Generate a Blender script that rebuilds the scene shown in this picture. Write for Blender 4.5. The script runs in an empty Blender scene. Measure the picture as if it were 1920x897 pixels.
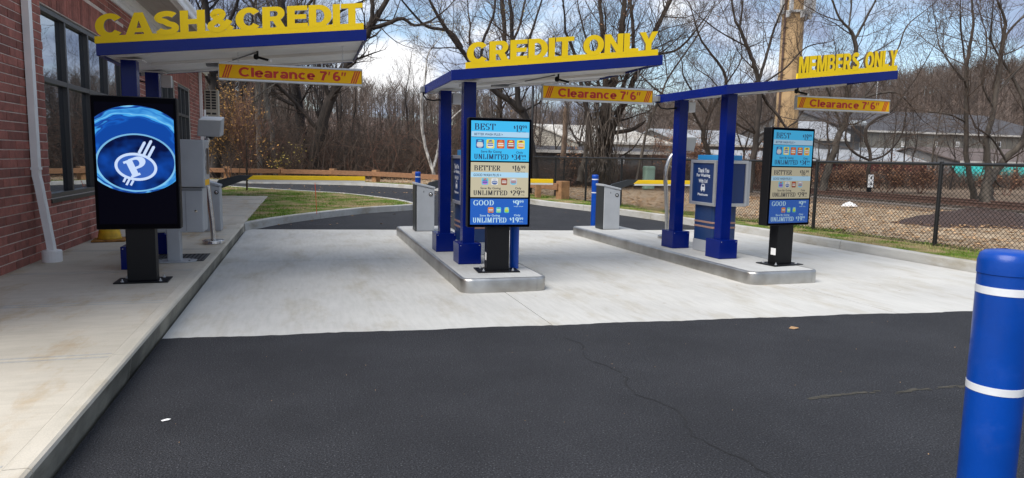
import bpy, bmesh, math, random
from mathutils import Vector, Matrix
from mathutils.geometry import tessellate_polygon
rnd = random.Random(7)
R = math.radians
sc = bpy.context.scene
COL = sc.collection

# ------------------------------------------------------------------ camera
FOC, CX, CY, CAMH = 1300.0, 960.0, 448.5, 1.5
VR = Vector((0.95863384, -0.28401449, 0.01889247))
VU = Vector((0.01523848, 0.11748538, 0.99295769))
VF = Vector((0.28423396, 0.95159495, -0.11695341))
cam = bpy.data.cameras.new('camera'); co = bpy.data.objects.new('camera', cam); COL.objects.link(co)
cam.sensor_width = 36; cam.lens = FOC / 1920 * 36; cam.clip_end = 3000; cam.clip_start = 0.05
co.matrix_world = Matrix(((VR.x, VU.x, -VF.x, 0), (VR.y, VU.y, -VF.y, 0), (VR.z, VU.z, -VF.z, CAMH), (0, 0, 0, 1)))
sc.camera = co

def ray(u, v): return VR * (u - CX) + VU * -(v - CY) + VF * FOC
def G(u, v, z=0.0):                      # survey helper: photograph reading -> place on level z
    d = ray(u, v); t = (z - CAMH) / d.z; return Vector((d.x * t, d.y * t, z))
def AY(u, v, Y):                         # photograph reading -> place on the plane y = Y
    d = ray(u, v); t = Y / d.y; return Vector((d.x * t, Y, d.z * t + CAMH))

# ------------------------------------------------------------------ light
W = bpy.data.worlds.new('World'); sc.world = W; W.use_nodes = True
nt = W.node_tree; nt.nodes.clear()
def nd(t, typ, **kw):
    n = t.nodes.new(typ)
    for k, v in kw.items():
        if k.startswith('i_'): n.inputs[k[2:].replace('_', ' ')].default_value = v
        else: setattr(n, k, v)
    return n
SUN_EL, SUN_AZ = R(52), R(-118)          # azimuth from +Y towards +X : the sun stands to the left
sky = nd(nt, 'ShaderNodeTexSky', sky_type='NISHITA', sun_disc=False, sun_elevation=SUN_EL, sun_rotation=SUN_AZ)
bg1 = nd(nt, 'ShaderNodeBackground'); bg1.inputs['Strength'].default_value = 0.08
bg2 = nd(nt, 'ShaderNodeBackground'); bg2.inputs['Strength'].default_value = 1.0
mixs = nd(nt, 'ShaderNodeMixShader'); wout = nd(nt, 'ShaderNodeOutputWorld')
tc = nd(nt, 'ShaderNodeTexCoord'); mp = nd(nt, 'ShaderNodeMapping'); mp.inputs['Scale'].default_value = (1, 1, 2.3)
mp.inputs['Location'].default_value = (3.1, 1.7, 0.4)
n1 = nd(nt, 'ShaderNodeTexNoise'); n1.inputs['Scale'].default_value = 5.2; n1.inputs['Detail'].default_value = 7; n1.inputs['Roughness'].default_value = 0.52
n2 = nd(nt, 'ShaderNodeTexNoise'); n2.inputs['Scale'].default_value = 6.0; n2.inputs['Detail'].default_value = 6; n2.inputs['Roughness'].default_value = 0.5
mp2 = nd(nt, 'ShaderNodeMapping'); mp2.inputs['Location'].default_value = (9.3, 4.2, 1.1); mp2.inputs['Scale'].default_value = (1, 1, 2.0)
cr1 = nd(nt, 'ShaderNodeValToRGB'); cr1.color_ramp.elements[0].position = 0.40; cr1.color_ramp.elements[1].position = 0.52
cr2 = nd(nt, 'ShaderNodeValToRGB'); e = cr2.color_ramp.elements
e[0].position = 0.40; e[0].color = (0.17, 0.21, 0.30, 1); e[1].position = 0.66; e[1].color = (0.56, 0.56, 0.565, 1)
m_ = e.new(0.53); m_.color = (0.33, 0.38, 0.47, 1)
L = nt.links.new
L(tc.outputs['Generated'], mp.inputs['Vector']); L(mp.outputs[0], n1.inputs['Vector'])
L(tc.outputs['Generated'], mp2.inputs['Vector']); L(mp2.outputs[0], n2.inputs['Vector'])
L(n1.outputs['Fac'], cr1.inputs[0]); L(n2.outputs['Fac'], cr2.inputs[0])
L(sky.outputs[0], bg1.inputs['Color']); L(cr2.outputs[0], bg2.inputs['Color'])
L(cr1.outputs[0], mixs.inputs[0]); L(bg1.outputs[0], mixs.inputs[1]); L(bg2.outputs[0], mixs.inputs[2])
L(mixs.outputs[0], wout.inputs[0])
sl = bpy.data.lights.new('sun', 'SUN'); so = bpy.data.objects.new('sun', sl); COL.objects.link(so)
sl.energy = 2.1; sl.angle = R(48); sl.color = (1, 0.96, 0.91)
sd = Vector((math.sin(SUN_AZ) * math.cos(SUN_EL), math.cos(SUN_AZ) * math.cos(SUN_EL), math.sin(SUN_EL)))
so.rotation_euler = sd.to_track_quat('Z', 'Y').to_euler()
sc.view_settings.view_transform = 'Standard'; sc.view_settings.look = 'None'
sc.view_settings.exposure = 1.18; sc.view_settings.gamma = 1.0

# ------------------------------------------------------------------ materials
def base_mat(name, col, rough=0.6, metal=0.0, spec=0.5):
    m = bpy.data.materials.new(name); m.use_nodes = True
    b = m.node_tree.nodes['Principled BSDF']
    b.inputs['Base Color'].default_value = (*col, 1); b.inputs['Roughness'].default_value = rough
    b.inputs['Metallic'].default_value = metal; b.inputs['Specular IOR Level'].default_value = spec
    return m, m.node_tree, b
def mat(name, col, rough=0.6, metal=0.0, var=0.0, scale=8.0, bump=0.0, bscale=60.0, spec=0.5, col2=None, stretch=None, fine=0.0, lo=0.35, hi=0.65, rnd_obj=0.0, coat=0.0):
    m, t, b = base_mat(name, col, rough, metal, spec)
    if coat: b.inputs['Coat Weight'].default_value = coat; b.inputs['Coat Roughness'].default_value = 0.08
    g = nd(t, 'ShaderNodeNewGeometry'); mpn = nd(t, 'ShaderNodeMapping')
    if stretch: mpn.inputs['Scale'].default_value = stretch
    t.links.new(g.outputs['Position'], mpn.inputs['Vector'])
    last = None
    if var or col2:
        n = nd(t, 'ShaderNodeTexNoise'); n.inputs['Scale'].default_value = scale; n.inputs['Detail'].default_value = 6; n.inputs['Roughness'].default_value = 0.6
        t.links.new(mpn.outputs[0], n.inputs['Vector'])
        c = nd(t, 'ShaderNodeValToRGB'); el = c.color_ramp.elements
        el[0].position = lo; el[1].position = hi
        c2 = col2 if col2 else tuple(x * (1 - var) for x in col); c1 = col if col2 else tuple(min(1, x * (1 + var)) for x in col)
        el[0].color = (*c2, 1); el[1].color = (*c1, 1)
        t.links.new(n.outputs['Fac'], c.inputs[0]); last = c.outputs[0]
    if fine:
        n3 = nd(t, 'ShaderNodeTexNoise'); n3.inputs['Scale'].default_value = bscale; n3.inputs['Detail'].default_value = 3
        t.links.new(g.outputs['Position'], n3.inputs['Vector'])
        mr = nd(t, 'ShaderNodeMapRange'); mr.inputs['From Min'].default_value = 0.3; mr.inputs['From Max'].default_value = 0.7
        mr.inputs['To Min'].default_value = 1 - fine; mr.inputs['To Max'].default_value = 1 + fine
        t.links.new(n3.outputs['Fac'], mr.inputs['Value'])
        mx = nd(t, 'ShaderNodeVectorMath', operation='SCALE')
        if last: t.links.new(last, mx.inputs[0])
        else: mx.inputs[0].default_value = col
        t.links.new(mr.outputs[0], mx.inputs['Scale']); last = mx.outputs[0]
    if rnd_obj:
        oi = nd(t, 'ShaderNodeObjectInfo'); ad = nd(t, 'ShaderNodeMath', operation='ADD'); fr = nd(t, 'ShaderNodeMath', operation='FRACT')
        t.links.new(oi.outputs['Random'], ad.inputs[0]); t.links.new(g.outputs['Random Per Island'], ad.inputs[1]); t.links.new(ad.outputs[0], fr.inputs[0])
        mr = nd(t, 'ShaderNodeMapRange'); mr.inputs['To Min'].default_value = 1 - rnd_obj; mr.inputs['To Max'].default_value = 1 + rnd_obj
        t.links.new(fr.outputs[0], mr.inputs['Value']); mx = nd(t, 'ShaderNodeVectorMath', operation='SCALE')
        if last: t.links.new(last, mx.inputs[0])
        else: mx.inputs[0].default_value = col
        t.links.new(mr.outputs[0], mx.inputs['Scale']); last = mx.outputs[0]
    if last: t.links.new(last, b.inputs['Base Color'])
    if bump:
        n2 = nd(t, 'ShaderNodeTexNoise'); n2.inputs['Scale'].default_value = bscale; n2.inputs['Detail'].default_value = 4
        t.links.new(mpn.outputs[0], n2.inputs['Vector'])
        bp = nd(t, 'ShaderNodeBump'); bp.inputs['Strength'].default_value = bump; bp.inputs['Distance'].default_value = 0.01
        t.links.new(n2.outputs['Fac'], bp.inputs['Height']); t.links.new(bp.outputs[0], b.inputs['Normal'])
    return m
def emis(name, col, s=1.0):
    m = bpy.data.materials.new(name); m.use_nodes = True; t = m.node_tree
    b = t.nodes['Principled BSDF']; b.inputs['Base Color'].default_value = (0.01, 0.01, 0.012, 1); b.inputs['Roughness'].default_value = 0.25
    b.inputs['Emission Color'].default_value = (*col, 1); b.inputs['Emission Strength'].default_value = s * 0.42
    return m
M = {}
def concrete_mat(name, c1, c2, stain, st=(1, 0.12, 1)):
    m, t, b = base_mat(name, c1, 0.85, 0, 0.3)
    g = nd(t, 'ShaderNodeNewGeometry')
    def noise(scale, detail, stretch=(1, 1, 1), rough=0.6):
        mpn = nd(t, 'ShaderNodeMapping'); mpn.inputs['Scale'].default_value = stretch
        t.links.new(g.outputs['Position'], mpn.inputs['Vector'])
        n = nd(t, 'ShaderNodeTexNoise'); n.inputs['Scale'].default_value = scale; n.inputs['Detail'].default_value = detail; n.inputs['Roughness'].default_value = rough
        t.links.new(mpn.outputs[0], n.inputs['Vector']); return n.outputs['Fac']
    def ramp(src, p0, c0, p1, c1_):
        c = nd(t, 'ShaderNodeValToRGB'); el = c.color_ramp.elements; el[0].position = p0; el[0].color = (*c0, 1); el[1].position = p1; el[1].color = (*c1_, 1)
        t.links.new(src, c.inputs[0]); return c.outputs[0]
    def mul(a, b_):
        x = nd(t, 'ShaderNodeMix', data_type='RGBA', blend_type='MULTIPLY'); x.inputs['Factor'].default_value = 1
        t.links.new(a, x.inputs['A']); t.links.new(b_, x.inputs['B']); return x.outputs['Result']
    o = ramp(noise(0.9, 5), 0.38, c2, 0.62, c1)
    o = mul(o, ramp(noise(22, 4, st), 0.3, (0.90, 0.90, 0.895), 0.6, (1, 1, 1)))            # broom marks / wash streaks
    o = mul(o, ramp(noise(2.3, 6, (1, 0.35, 1), 0.7), 0.32, stain, 0.5, (1, 1, 1)))         # stains
    o = mul(o, ramp(noise(2.6, 4, tuple(q if q >= 1 else q*.5 for q in st)), 0.35, (0.95, 0.95, 0.945), 0.6, (1, 1, 1)))
    o = mul(o, ramp(noise(190, 2), 0.25, (0.84, 0.84, 0.84), 0.6, (1.0, 1.0, 1.0)))
    t.links.new(o, b.inputs['Base Color'])
    bp = nd(t, 'ShaderNodeBump'); bp.inputs['Strength'].default_value = 0.25; bp.inputs['Distance'].default_value = 0.004
    t.links.new(noise(90, 4), bp.inputs['Height']); t.links.new(bp.outputs[0], b.inputs['Normal'])
    return m
M['pad'] = concrete_mat('pad_concrete', (0.53, 0.52, 0.485), (0.49, 0.48, 0.45), (0.84, 0.80, 0.73))
M['walk'] = concrete_mat('walk_concrete', (0.57, 0.52, 0.43), (0.49, 0.445, 0.365), (0.84, 0.72, 0.57), (0.2, 1, 1))
M['isl'] = concrete_mat('island_concrete', (0.48, 0.48, 0.46), (0.43, 0.43, 0.42), (0.85, 0.83, 0.8))
M['kerb'] = concrete_mat('kerb_concrete', (0.47, 0.46, 0.43), (0.40, 0.39, 0.36), (0.75, 0.70, 0.60))
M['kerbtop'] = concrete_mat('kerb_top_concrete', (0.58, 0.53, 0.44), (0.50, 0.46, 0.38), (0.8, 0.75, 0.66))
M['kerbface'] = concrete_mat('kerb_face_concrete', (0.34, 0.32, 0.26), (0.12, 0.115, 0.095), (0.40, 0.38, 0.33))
def asphalt_mat():
    m, t, b = base_mat('asphalt', (0.04, 0.041, 0.046), 0.85, 0, 0.32)
    g = nd(t, 'ShaderNodeNewGeometry')
    n = nd(t, 'ShaderNodeTexNoise'); n.inputs['Scale'].default_value = 1.1; n.inputs['Detail'].default_value = 7; n.inputs['Roughness'].default_value = 0.65
    v = nd(t, 'ShaderNodeTexVoronoi'); v.inputs['Scale'].default_value = 130
    v2 = nd(t, 'ShaderNodeTexNoise'); v2.inputs['Scale'].default_value = 105; v2.inputs['Detail'].default_value = 2
    for x in (n, v, v2): t.links.new(g.outputs['Position'], x.inputs['Vector'])
    c = nd(t, 'ShaderNodeValToRGB'); el = c.color_ramp.elements; el[0].position = 0.38; el[0].color = (0.019, 0.0195, 0.0225, 1); el[1].position = 0.66; el[1].color = (0.028, 0.0287, 0.0325, 1)
    t.links.new(n.outputs['Fac'], c.inputs[0])
    mr = nd(t, 'ShaderNodeMapRange'); mr.inputs['From Min'].default_value = 0.35; mr.inputs['From Max'].default_value = 0.72; mr.inputs['To Min'].default_value = 0.3; mr.inputs['To Max'].default_value = 1.9
    t.links.new(v2.outputs['Fac'], mr.inputs['Value'])
    s = nd(t, 'ShaderNodeVectorMath', operation='SCALE'); t.links.new(c.outputs[0], s.inputs[0]); t.links.new(mr.outputs[0], s.inputs['Scale'])
    # pale worn dust where stones catch
    c3 = nd(t, 'ShaderNodeValToRGB'); el = c3.color_ramp.elements; el[0].position = 0.66; el[0].color = (0, 0, 0, 1); el[1].position = 0.74; el[1].color = (1, 1, 1, 1)
    t.links.new(v2.outputs['Fac'], c3.inputs[0])
    mx = nd(t, 'ShaderNodeMix', data_type='RGBA'); mx.inputs['B'].default_value = (0.20, 0.20, 0.20, 1)
    mm = nd(t, 'ShaderNodeMath', operation='MULTIPLY'); t.links.new(c3.outputs[0], mm.inputs[0]); t.links.new(n.outputs['Fac'], mm.inputs[1])
    t.links.new(mm.outputs[0], mx.inputs['Factor']); t.links.new(s.outputs[0], mx.inputs['A'])
    t.links.new(mx.outputs['Result'], b.inputs['Base Color'])
    bp = nd(t, 'ShaderNodeBump'); bp.inputs['Strength'].default_value = 0.9; bp.inputs['Distance'].default_value = 0.006
    t.links.new(v.outputs['Distance'], bp.inputs['Height']); t.links.new(bp.outputs[0], b.inputs['Normal'])
    return m
M['asphalt'] = asphalt_mat()
M['seal'] = mat('sealed_asphalt_edge', (0.017, 0.017, 0.019), 0.6, var=0.3, scale=40)
M['ground'] = mat('dirt_and_leaves', (0.20, 0.145, 0.10), 0.95, spec=0.1, col2=(0.09, 0.065, 0.048), scale=1.6, fine=0.45, bscale=22, bump=0.6, lo=0.3, hi=0.62)
M['ballast'] = mat('ballast', (0.13, 0.105, 0.085), 0.95, var=0.35, scale=14, fine=0.4, bscale=30, bump=0.8)
M['tanstrip'] = mat('tan_leaf_litter', (0.40, 0.31, 0.21), 0.95, spec=0.1, col2=(0.20, 0.145, 0.095), scale=2.5, fine=0.4, bscale=26, bump=0.6, lo=0.36, hi=0.6)
M['mulch'] = mat('dark_mulch', (0.05, 0.03, 0.024), 0.95, var=0.5, scale=20, bump=0.8, bscale=30)
M['turf'] = mat('turf_soil', (0.085, 0.13, 0.018), 0.95, spec=0.1, col2=(0.25, 0.19, 0.095), scale=1.3, fine=0.35, bscale=40, bump=0.5, lo=0.42, hi=0.56)
M['blade'] = mat('grass_blade', (0.115, 0.185, 0.02), 0.8, spec=0.1, rnd_obj=0.4, col2=(0.36, 0.30, 0.15), scale=1.3, lo=0.42, hi=0.53)
M['hill'] = mat('hill_floor', (0.115, 0.078, 0.06), 0.95, var=0.4, scale=0.3, fine=0.5, bscale=2.0)
M['brick'] = mat('brick_red', (0.30, 0.105, 0.078), 0.85, rnd_obj=0.28, var=0.22, scale=9, bump=0.5, bscale=120, fine=0.15)
M['mortar'] = mat('mortar', (0.66, 0.57, 0.50), 0.95, var=0.15, scale=20, bump=0.4)
M['brickplain'] = mat('brick_far_wall', (0.15, 0.06, 0.045), 0.9, var=0.2, scale=4)
M['white'] = mat('white_trim', (0.86, 0.855, 0.84), 0.5, var=0.05, scale=3)
M['soffit'] = mat('soffit_vinyl', (0.50, 0.47, 0.43), 0.6, var=0.05, scale=3)
M['frame'] = mat('dark_bronze_frame', (0.035, 0.035, 0.036), 0.4, metal=0.3)
M['framelight'] = mat('window_frame_face', (0.075, 0.072, 0.07), 0.4, metal=0.3)
def glass_mat():
    m, t, b = base_mat('window_glass', (0.012, 0.014, 0.016), 0.02, 0, 0.5)
    gl = nd(t, 'ShaderNodeBsdfGlossy'); gl.inputs['Roughness'].default_value = 0.015; gl.inputs['Color'].default_value = (0.82, 0.88, 0.95, 1)
    mx = nd(t, 'ShaderNodeMixShader'); fr = nd(t, 'ShaderNodeFresnel'); fr.inputs['IOR'].default_value = 2.5
    o = t.nodes['Material Output']; t.links.new(fr.outputs[0], mx.inputs[0]); t.links.new(b.outputs[0], mx.inputs[1]); t.links.new(gl.outputs[0], mx.inputs[2]); t.links.new(mx.outputs[0], o.inputs[0])
    n = nd(t, 'ShaderNodeTexNoise'); n.inputs['Scale'].default_value = 1.3; bp = nd(t, 'ShaderNodeBump'); bp.inputs['Strength'].default_value = 0.05; bp.inputs['Distance'].default_value = 0.01
    t.links.new(n.outputs['Fac'], bp.inputs['Height']); t.links.new(bp.outputs[0], gl.inputs['Normal'])
    return m
M['glass'] = glass_mat()
M['blue'] = mat('blue_gloss_paint', (0.0008, 0.010, 0.135), 0.25, var=0.08, scale=2, spec=0.22)
M['bolblue'] = mat('bollard_plastic', (0.0005, 0.048, 0.30), 0.33, spec=0.35, var=0.10, scale=5, bump=0.05, bscale=160)
def _scuff(m):
    t = m.node_tree; b = t.nodes['Principled BSDF']; g = nd(t, 'ShaderNodeNewGeometry'); n = nd(t, 'ShaderNodeTexNoise'); n.inputs['Scale'].default_value = 9; n.inputs['Detail'].default_value = 8; n.inputs['Roughness'].default_value = .7
    t.links.new(g.outputs['Position'], n.inputs['Vector']); c = nd(t, 'ShaderNodeMapRange'); c.inputs['From Min'].default_value = .5; c.inputs['From Max'].default_value = .75; c.inputs['To Min'].default_value = .30; c.inputs['To Max'].default_value = .75
    t.links.new(n.outputs['Fac'], c.inputs['Value']); t.links.new(c.outputs[0], b.inputs['Roughness'])
_scuff(M['bolblue'])
M['bolwhite'] = mat('reflective_tape', (0.66, 0.67, 0.68), 0.4, var=0.08, scale=10)
M['yellow'] = mat('sign_yellow', (0.78, 0.54, 0.008), 0.5, spec=0.2, var=0.03, scale=3)
M['lside'] = mat('letter_return', (0.10, 0.06, 0.02), 0.5)
M['under'] = mat('canopy_underside', (0.72, 0.715, 0.70), 0.5, var=0.05, scale=2)
M['alu'] = mat('aluminium', (0.55, 0.56, 0.57), 0.35, metal=0.6, var=0.05, scale=5)
M['signyel'] = mat('clearance_yellow', (0.92, 0.50, 0.003), 0.5, spec=0.2, var=0.02, scale=3)
M['red'] = mat('sign_red', (0.55, 0.022, 0.01), 0.5)
M['orange'] = mat('sign_orange_red', (0.78, 0.07, 0.015), 0.5)
M['black'] = mat('black_powdercoat', (0.004, 0.004, 0.005), 0.5, spec=0.25)
M['scrblk'] = mat('screen_bezel_glass', (0.001, 0.001, 0.003), 0.25, spec=0.03)
M['steel'] = mat('stainless', (0.60, 0.59, 0.57), 0.24, metal=1.0, var=0.06, scale=4, stretch=(1, 1, 6))
def steel_band():
    m, t, b = base_mat('brushed_steel_band', (0.50, 0.485, 0.46), 0.36, 1.0)
    g = nd(t, 'ShaderNodeNewGeometry'); n = nd(t, 'ShaderNodeTexNoise'); n.inputs['Scale'].default_value = 3.5; n.inputs['Detail'].default_value = 4
    t.links.new(g.outputs['Position'], n.inputs['Vector'])
    c = nd(t, 'ShaderNodeValToRGB'); el = c.color_ramp.elements; el[0].position = .3; el[0].color = (0.36, 0.34, 0.31, 1); el[1].position = .65; el[1].color = (0.55, 0.54, 0.51, 1)
    t.links.new(n.outputs['Fac'], c.inputs[0]); t.links.new(c.outputs[0], b.inputs['Base Color'])
    mr = nd(t, 'ShaderNodeMapRange'); mr.inputs['To Min'].default_value = .28; mr.inputs['To Max'].default_value = .5; t.links.new(n.outputs['Fac'], mr.inputs['Value']); t.links.new(mr.outputs[0], b.inputs['Roughness'])
    return m
M['band'] = steel_band()
M['greyp'] = mat('grey_paint', (0.37, 0.385, 0.40), 0.45, var=0.05, scale=4)
M['greyd'] = mat('grey_paint_dark', (0.17, 0.175, 0.185), 0.45, var=0.05, scale=4)
M['kiosk'] = mat('kiosk_blue', (0.012, 0.04, 0.13), 0.35, var=0.05, scale=3)
M['kioskpanel'] = mat('kiosk_print_blue', (0.01, 0.035, 0.13), 0.3)
M['kiosktop'] = mat('kiosk_sky_blue', (0.03, 0.28, 0.62), 0.4)
M['copper'] = mat('copper_stripe', (0.36, 0.21, 0.16), 0.4)
M['print'] = mat('white_print', (0.7, 0.72, 0.75), 0.5)
M['armyel'] = mat('arm_yellow', (0.80, 0.52, 0.005), 0.4, var=0.05, scale=5)
M['armwht'] = mat('arm_edge_white', (0.62, 0.60, 0.55), 0.5)
M['armblk'] = mat('arm_black', (0.025, 0.028, 0.03), 0.4)
M['cone'] = mat('faded_yellow_plastic', (0.62, 0.37, 0.015), 0.55, var=0.2, scale=12)
M['conebase'] = mat('weathered_base', (0.30, 0.14, 0.03), 0.8, var=0.4, scale=14)
M['timber'] = mat('treated_timber', (0.31, 0.155, 0.075), 0.8, col2=(0.20, 0.095, 0.045), scale=6, bump=0.4, bscale=30, stretch=(1, 1, 5), rnd_obj=0.15)
M['timberpost'] = mat('timber_post', (0.36, 0.19, 0.085), 0.8, col2=(0.23, 0.115, 0.05), scale=6, bump=0.4, bscale=30, rnd_obj=0.15)
M['fence'] = mat('black_vinyl', (0.008, 0.008, 0.008), 0.45)
M['rust'] = mat('rusty_rail', (0.10, 0.055, 0.04), 0.7, var=0.3, scale=8)
M['tie'] = mat('railway_tie', (0.09, 0.07, 0.055), 0.9, var=0.3, scale=8)
def bark(name, c1, c2, sc_=6): return mat(name, c1, 0.9, col2=c2, scale=sc_, bump=0.7, bscale=30, stretch=(1, 1, 0.3))
M['bark1'] = bark('bark_brown', (0.06, 0.045, 0.035), (0.022, 0.017, 0.013))
M['bark2'] = bark('bark_grey', (0.10, 0.082, 0.064), (0.035, 0.028, 0.022))
M['bark3'] = bark('bark_dark', (0.032, 0.025, 0.021), (0.013, 0.010, 0.009))
M['barkpole'] = bark('bark_snag', (0.24, 0.17, 0.12), (0.12, 0.08, 0.055))
M['barkpale'] = bark('bark_pale', (0.27, 0.24, 0.20), (0.13, 0.11, 0.09))
M['birch'] = bark('bark_birch', (0.62, 0.60, 0.56), (0.10, 0.085, 0.075), 9)
M['twig1'] = mat('twig_brown', (0.078, 0.054, 0.039), 0.9, var=0.3, scale=2)
M['twig2'] = mat('twig_grey', (0.085, 0.068, 0.054), 0.9, var=0.3, scale=2)
M['twig3'] = mat('twig_dark', (0.03, 0.023, 0.019), 0.9, var=0.3, scale=2)
M['twigr'] = mat('twig_red', (0.15, 0.075, 0.05), 0.9, var=0.3, scale=2)
M['leafo'] = mat('leaf_gold', (0.30, 0.155, 0.03), 0.8, rnd_obj=0.45)
M['leafb'] = mat('leaf_brown', (0.24, 0.12, 0.06), 0.85, rnd_obj=0.5)
M['leafy'] = mat('leaf_olive', (0.33, 0.25, 0.05), 0.8, rnd_obj=0.4)
M['litter'] = mat('fallen_leaf', (0.38, 0.24, 0.13), 0.9, spec=0.1, rnd_obj=0.55)
M['haze_hill'] = mat('far_wood', (0.13, 0.10, 0.082), 0.95, rnd_obj=0.35, var=0.35, scale=0.08)
M['tan'] = mat('tower_tan', (0.40, 0.26, 0.125), 0.7, var=0.10, scale=0.8, fine=0.05, bscale=5)
M['antenna'] = mat('antenna_grey', (0.45, 0.45, 0.44), 0.5)
M['roofw'] = mat('roof_white', (0.62, 0.59, 0.53), 0.7, col2=(0.40, 0.36, 0.30), scale=0.4, stretch=(1, 1, 3))
M['roofg'] = mat('roof_grey', (0.30, 0.31, 0.32), 0.7, var=0.12, scale=0.5)
M['roofd'] = mat('roof_dark', (0.055, 0.052, 0.055), 0.85, var=0.2, scale=0.6)
M['roofbr'] = mat('roof_brown', (0.10, 0.075, 0.065), 0.85, var=0.2, scale=0.6)
M['wallg'] = mat('wall_grey', (0.13, 0.125, 0.12), 0.8, var=0.2, scale=0.5)
M['wallb'] = mat('wall_board', (0.18, 0.165, 0.135), 0.8, rnd_obj=0.18)
M['wallc'] = mat('wall_cream', (0.48, 0.44, 0.36), 0.8, var=0.12, scale=0.4)
M['dred'] = mat('dark_red_band', (0.10, 0.022, 0.018), 0.8, var=0.2, scale=1)
M['teal'] = mat('teal_awning', (0.02, 0.36, 0.32), 0.6, var=0.06, scale=2)
M['farglass'] = mat('far_window', (0.42, 0.45, 0.46), 0.25)
M['dglass'] = mat('dark_opening', (0.02, 0.02, 0.022), 0.3)
M['orangep'] = mat('survey_orange', (0.75, 0.09, 0.03), 0.5)
M['paper'] = mat('paper', (0.75, 0.74, 0.72), 0.8)
M['dirtmark'] = mat('dusty_yellow_mark', (0.046, 0.042, 0.031), 0.9, var=0.3, scale=20)
M['crack'] = mat('crack_dark', (0.008, 0.008, 0.009), 0.9)
M['jointm'] = mat('joint_sealant', (0.17, 0.165, 0.15), 0.9)
M['grate'] = mat('cast_grate', (0.022, 0.022, 0.022), 0.6)
M['greenbox'] = mat('green_utility', (0.28, 0.42, 0.33), 0.6)

# ------------------------------------------------------------------ mesh builders
class MB:
    def __init__(s): s.v = []; s.f = []; s.m = []
    def face(s, pts, m=0):
        b = len(s.v); s.v += [tuple(p) for p in pts]; s.f.append(tuple(range(b, b + len(pts)))); s.m.append(m)
    def box(s, x0, x1, y0, y1, z0, z1, m=0, shear=0.0):
        b = len(s.v)
        for x, y, z in ((x0,y0,z0),(x1,y0,z0),(x1,y1,z0),(x0,y1,z0),(x0,y0,z1),(x1,y0,z1),(x1,y1,z1),(x0,y1,z1)): s.v.append((x, y, z + shear * x))
        for q in ((0,3,2,1),(4,5,6,7),(0,1,5,4),(1,2,6,5),(2,3,7,6),(3,0,4,7)): s.f.append(tuple(b + i for i in q)); s.m.append(m)
    def prism(s, poly, z0, z1, m=0, mside=None, top=True):
        n = len(poly); b = len(s.v)
        s.v += [(p[0], p[1], z0) for p in poly] + [(p[0], p[1], z1) for p in poly]
        for i in range(n):
            j = (i + 1) % n; s.f.append((b + i, b + j, b + n + j, b + n + i)); s.m.append(m if mside is None else mside)
        if top: s.f.append(tuple(b + n + i for i in range(n))); s.m.append(m)
        s.f.append(tuple(b + i for i in reversed(range(n)))); s.m.append(m)
    def tube(s, pts, rad, k=8, m=0, cap=True, closed=False):
        pts = [Vector(p) for p in pts]; n = len(pts); b = len(s.v)
        if not hasattr(rad, '__len__'): rad = [rad] * n
        d = (pts[1] - pts[0]).normalized()
        up = Vector((0, 0, 1)) if abs(d.z) < 0.9 else Vector((1, 0, 0))
        u = d.cross(up).normalized(); 
        for i in range(n):
            dd = (pts[min(i + 1, n - 1)] - pts[max(i - 1, 0)])
            if dd.length > 1e-9: d = dd.normalized()
            u = (u - d * u.dot(d)); u = u.normalized() if u.length > 1e-6 else d.orthogonal().normalized()
            w = d.cross(u); r = rad[i]
            for j in range(k):
                a = 2 * math.pi * j / k; q = pts[i] + (u * math.cos(a) + w * math.sin(a)) * r; s.v.append((q.x, q.y, q.z))
        for i in range(n - 1):
            for j in range(k):
                j2 = (j + 1) % k; s.f.append((b + i*k + j, b + i*k + j2, b + (i+1)*k + j2, b + (i+1)*k + j)); s.m.append(m)
        if cap:
            s.f.append(tuple(b + j for j in reversed(range(k)))); s.m.append(m)
            s.f.append(tuple(b + (n-1)*k + j for j in range(k))); s.m.append(m)
    def lathe(s, prof, cx=0, cy=0, k=24, m=0):       # prof: (r, z, [mat])
        b = len(s.v); n = len(prof)
        for p in prof:
            for j in range(k): a = 2*math.pi*j/k; s.v.append((cx + p[0]*math.cos(a), cy + p[0]*math.sin(a), p[1]))
        for i in range(n - 1):
            mm = prof[i][2] if len(prof[i]) > 2 else m
            for j in range(k):
                j2 = (j+1) % k; s.f.append((b+i*k+j, b+i*k+j2, b+(i+1)*k+j2, b+(i+1)*k+j)); s.m.append(mm)
        s.f.append(tuple(b + j for j in reversed(range(k)))); s.m.append(m)
        s.f.append(tuple(b+(n-1)*k + j for j in range(k))); s.m.append(m)
    def build(s, name, mats, parent=None, bevel=0, smooth=False, kind=None, seg=2):
        me = bpy.data.meshes.new(name); me.from_pydata(s.v, [], s.f)
        if not isinstance(mats, (list, tuple)): mats = [mats]
        for m in mats: me.materials.append(m)
        if len(mats) > 1: me.polygons.foreach_set('material_index', s.m)
        if smooth: me.polygons.foreach_set('use_smooth', [True] * len(me.polygons))
        me.update()
        o = bpy.data.objects.new(name, me); COL.objects.link(o)
        if parent: o.parent = parent
        if bevel:
            b = o.modifiers.new('bevel', 'BEVEL'); b.width = bevel; b.segments = seg; b.limit_method = 'ANGLE'; b.angle_limit = R(40); b.harden_normals = False
        if kind: o['kind'] = kind
        return o
def tag(o, label=None, cat=None, group=None, kind=None):
    if label: o['label'] = label
    if cat: o['category'] = cat
    if group: o['group'] = group
    if kind: o['kind'] = kind
    return o
def thing(name, label, cat, loc=(0, 0, 0), rz=0, group=None, kind=None):
    o = bpy.data.objects.new(name, None); COL.objects.link(o); o.location = loc; o.rotation_euler.z = rz; o.empty_display_size = 0.2
    return tag(o, label, cat, group, kind)
def bx(name, dims, m, parent, bevel=0.004, **kw):
    b = MB(); b.box(*dims); return b.build(name, m, parent, bevel, **kw)
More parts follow.
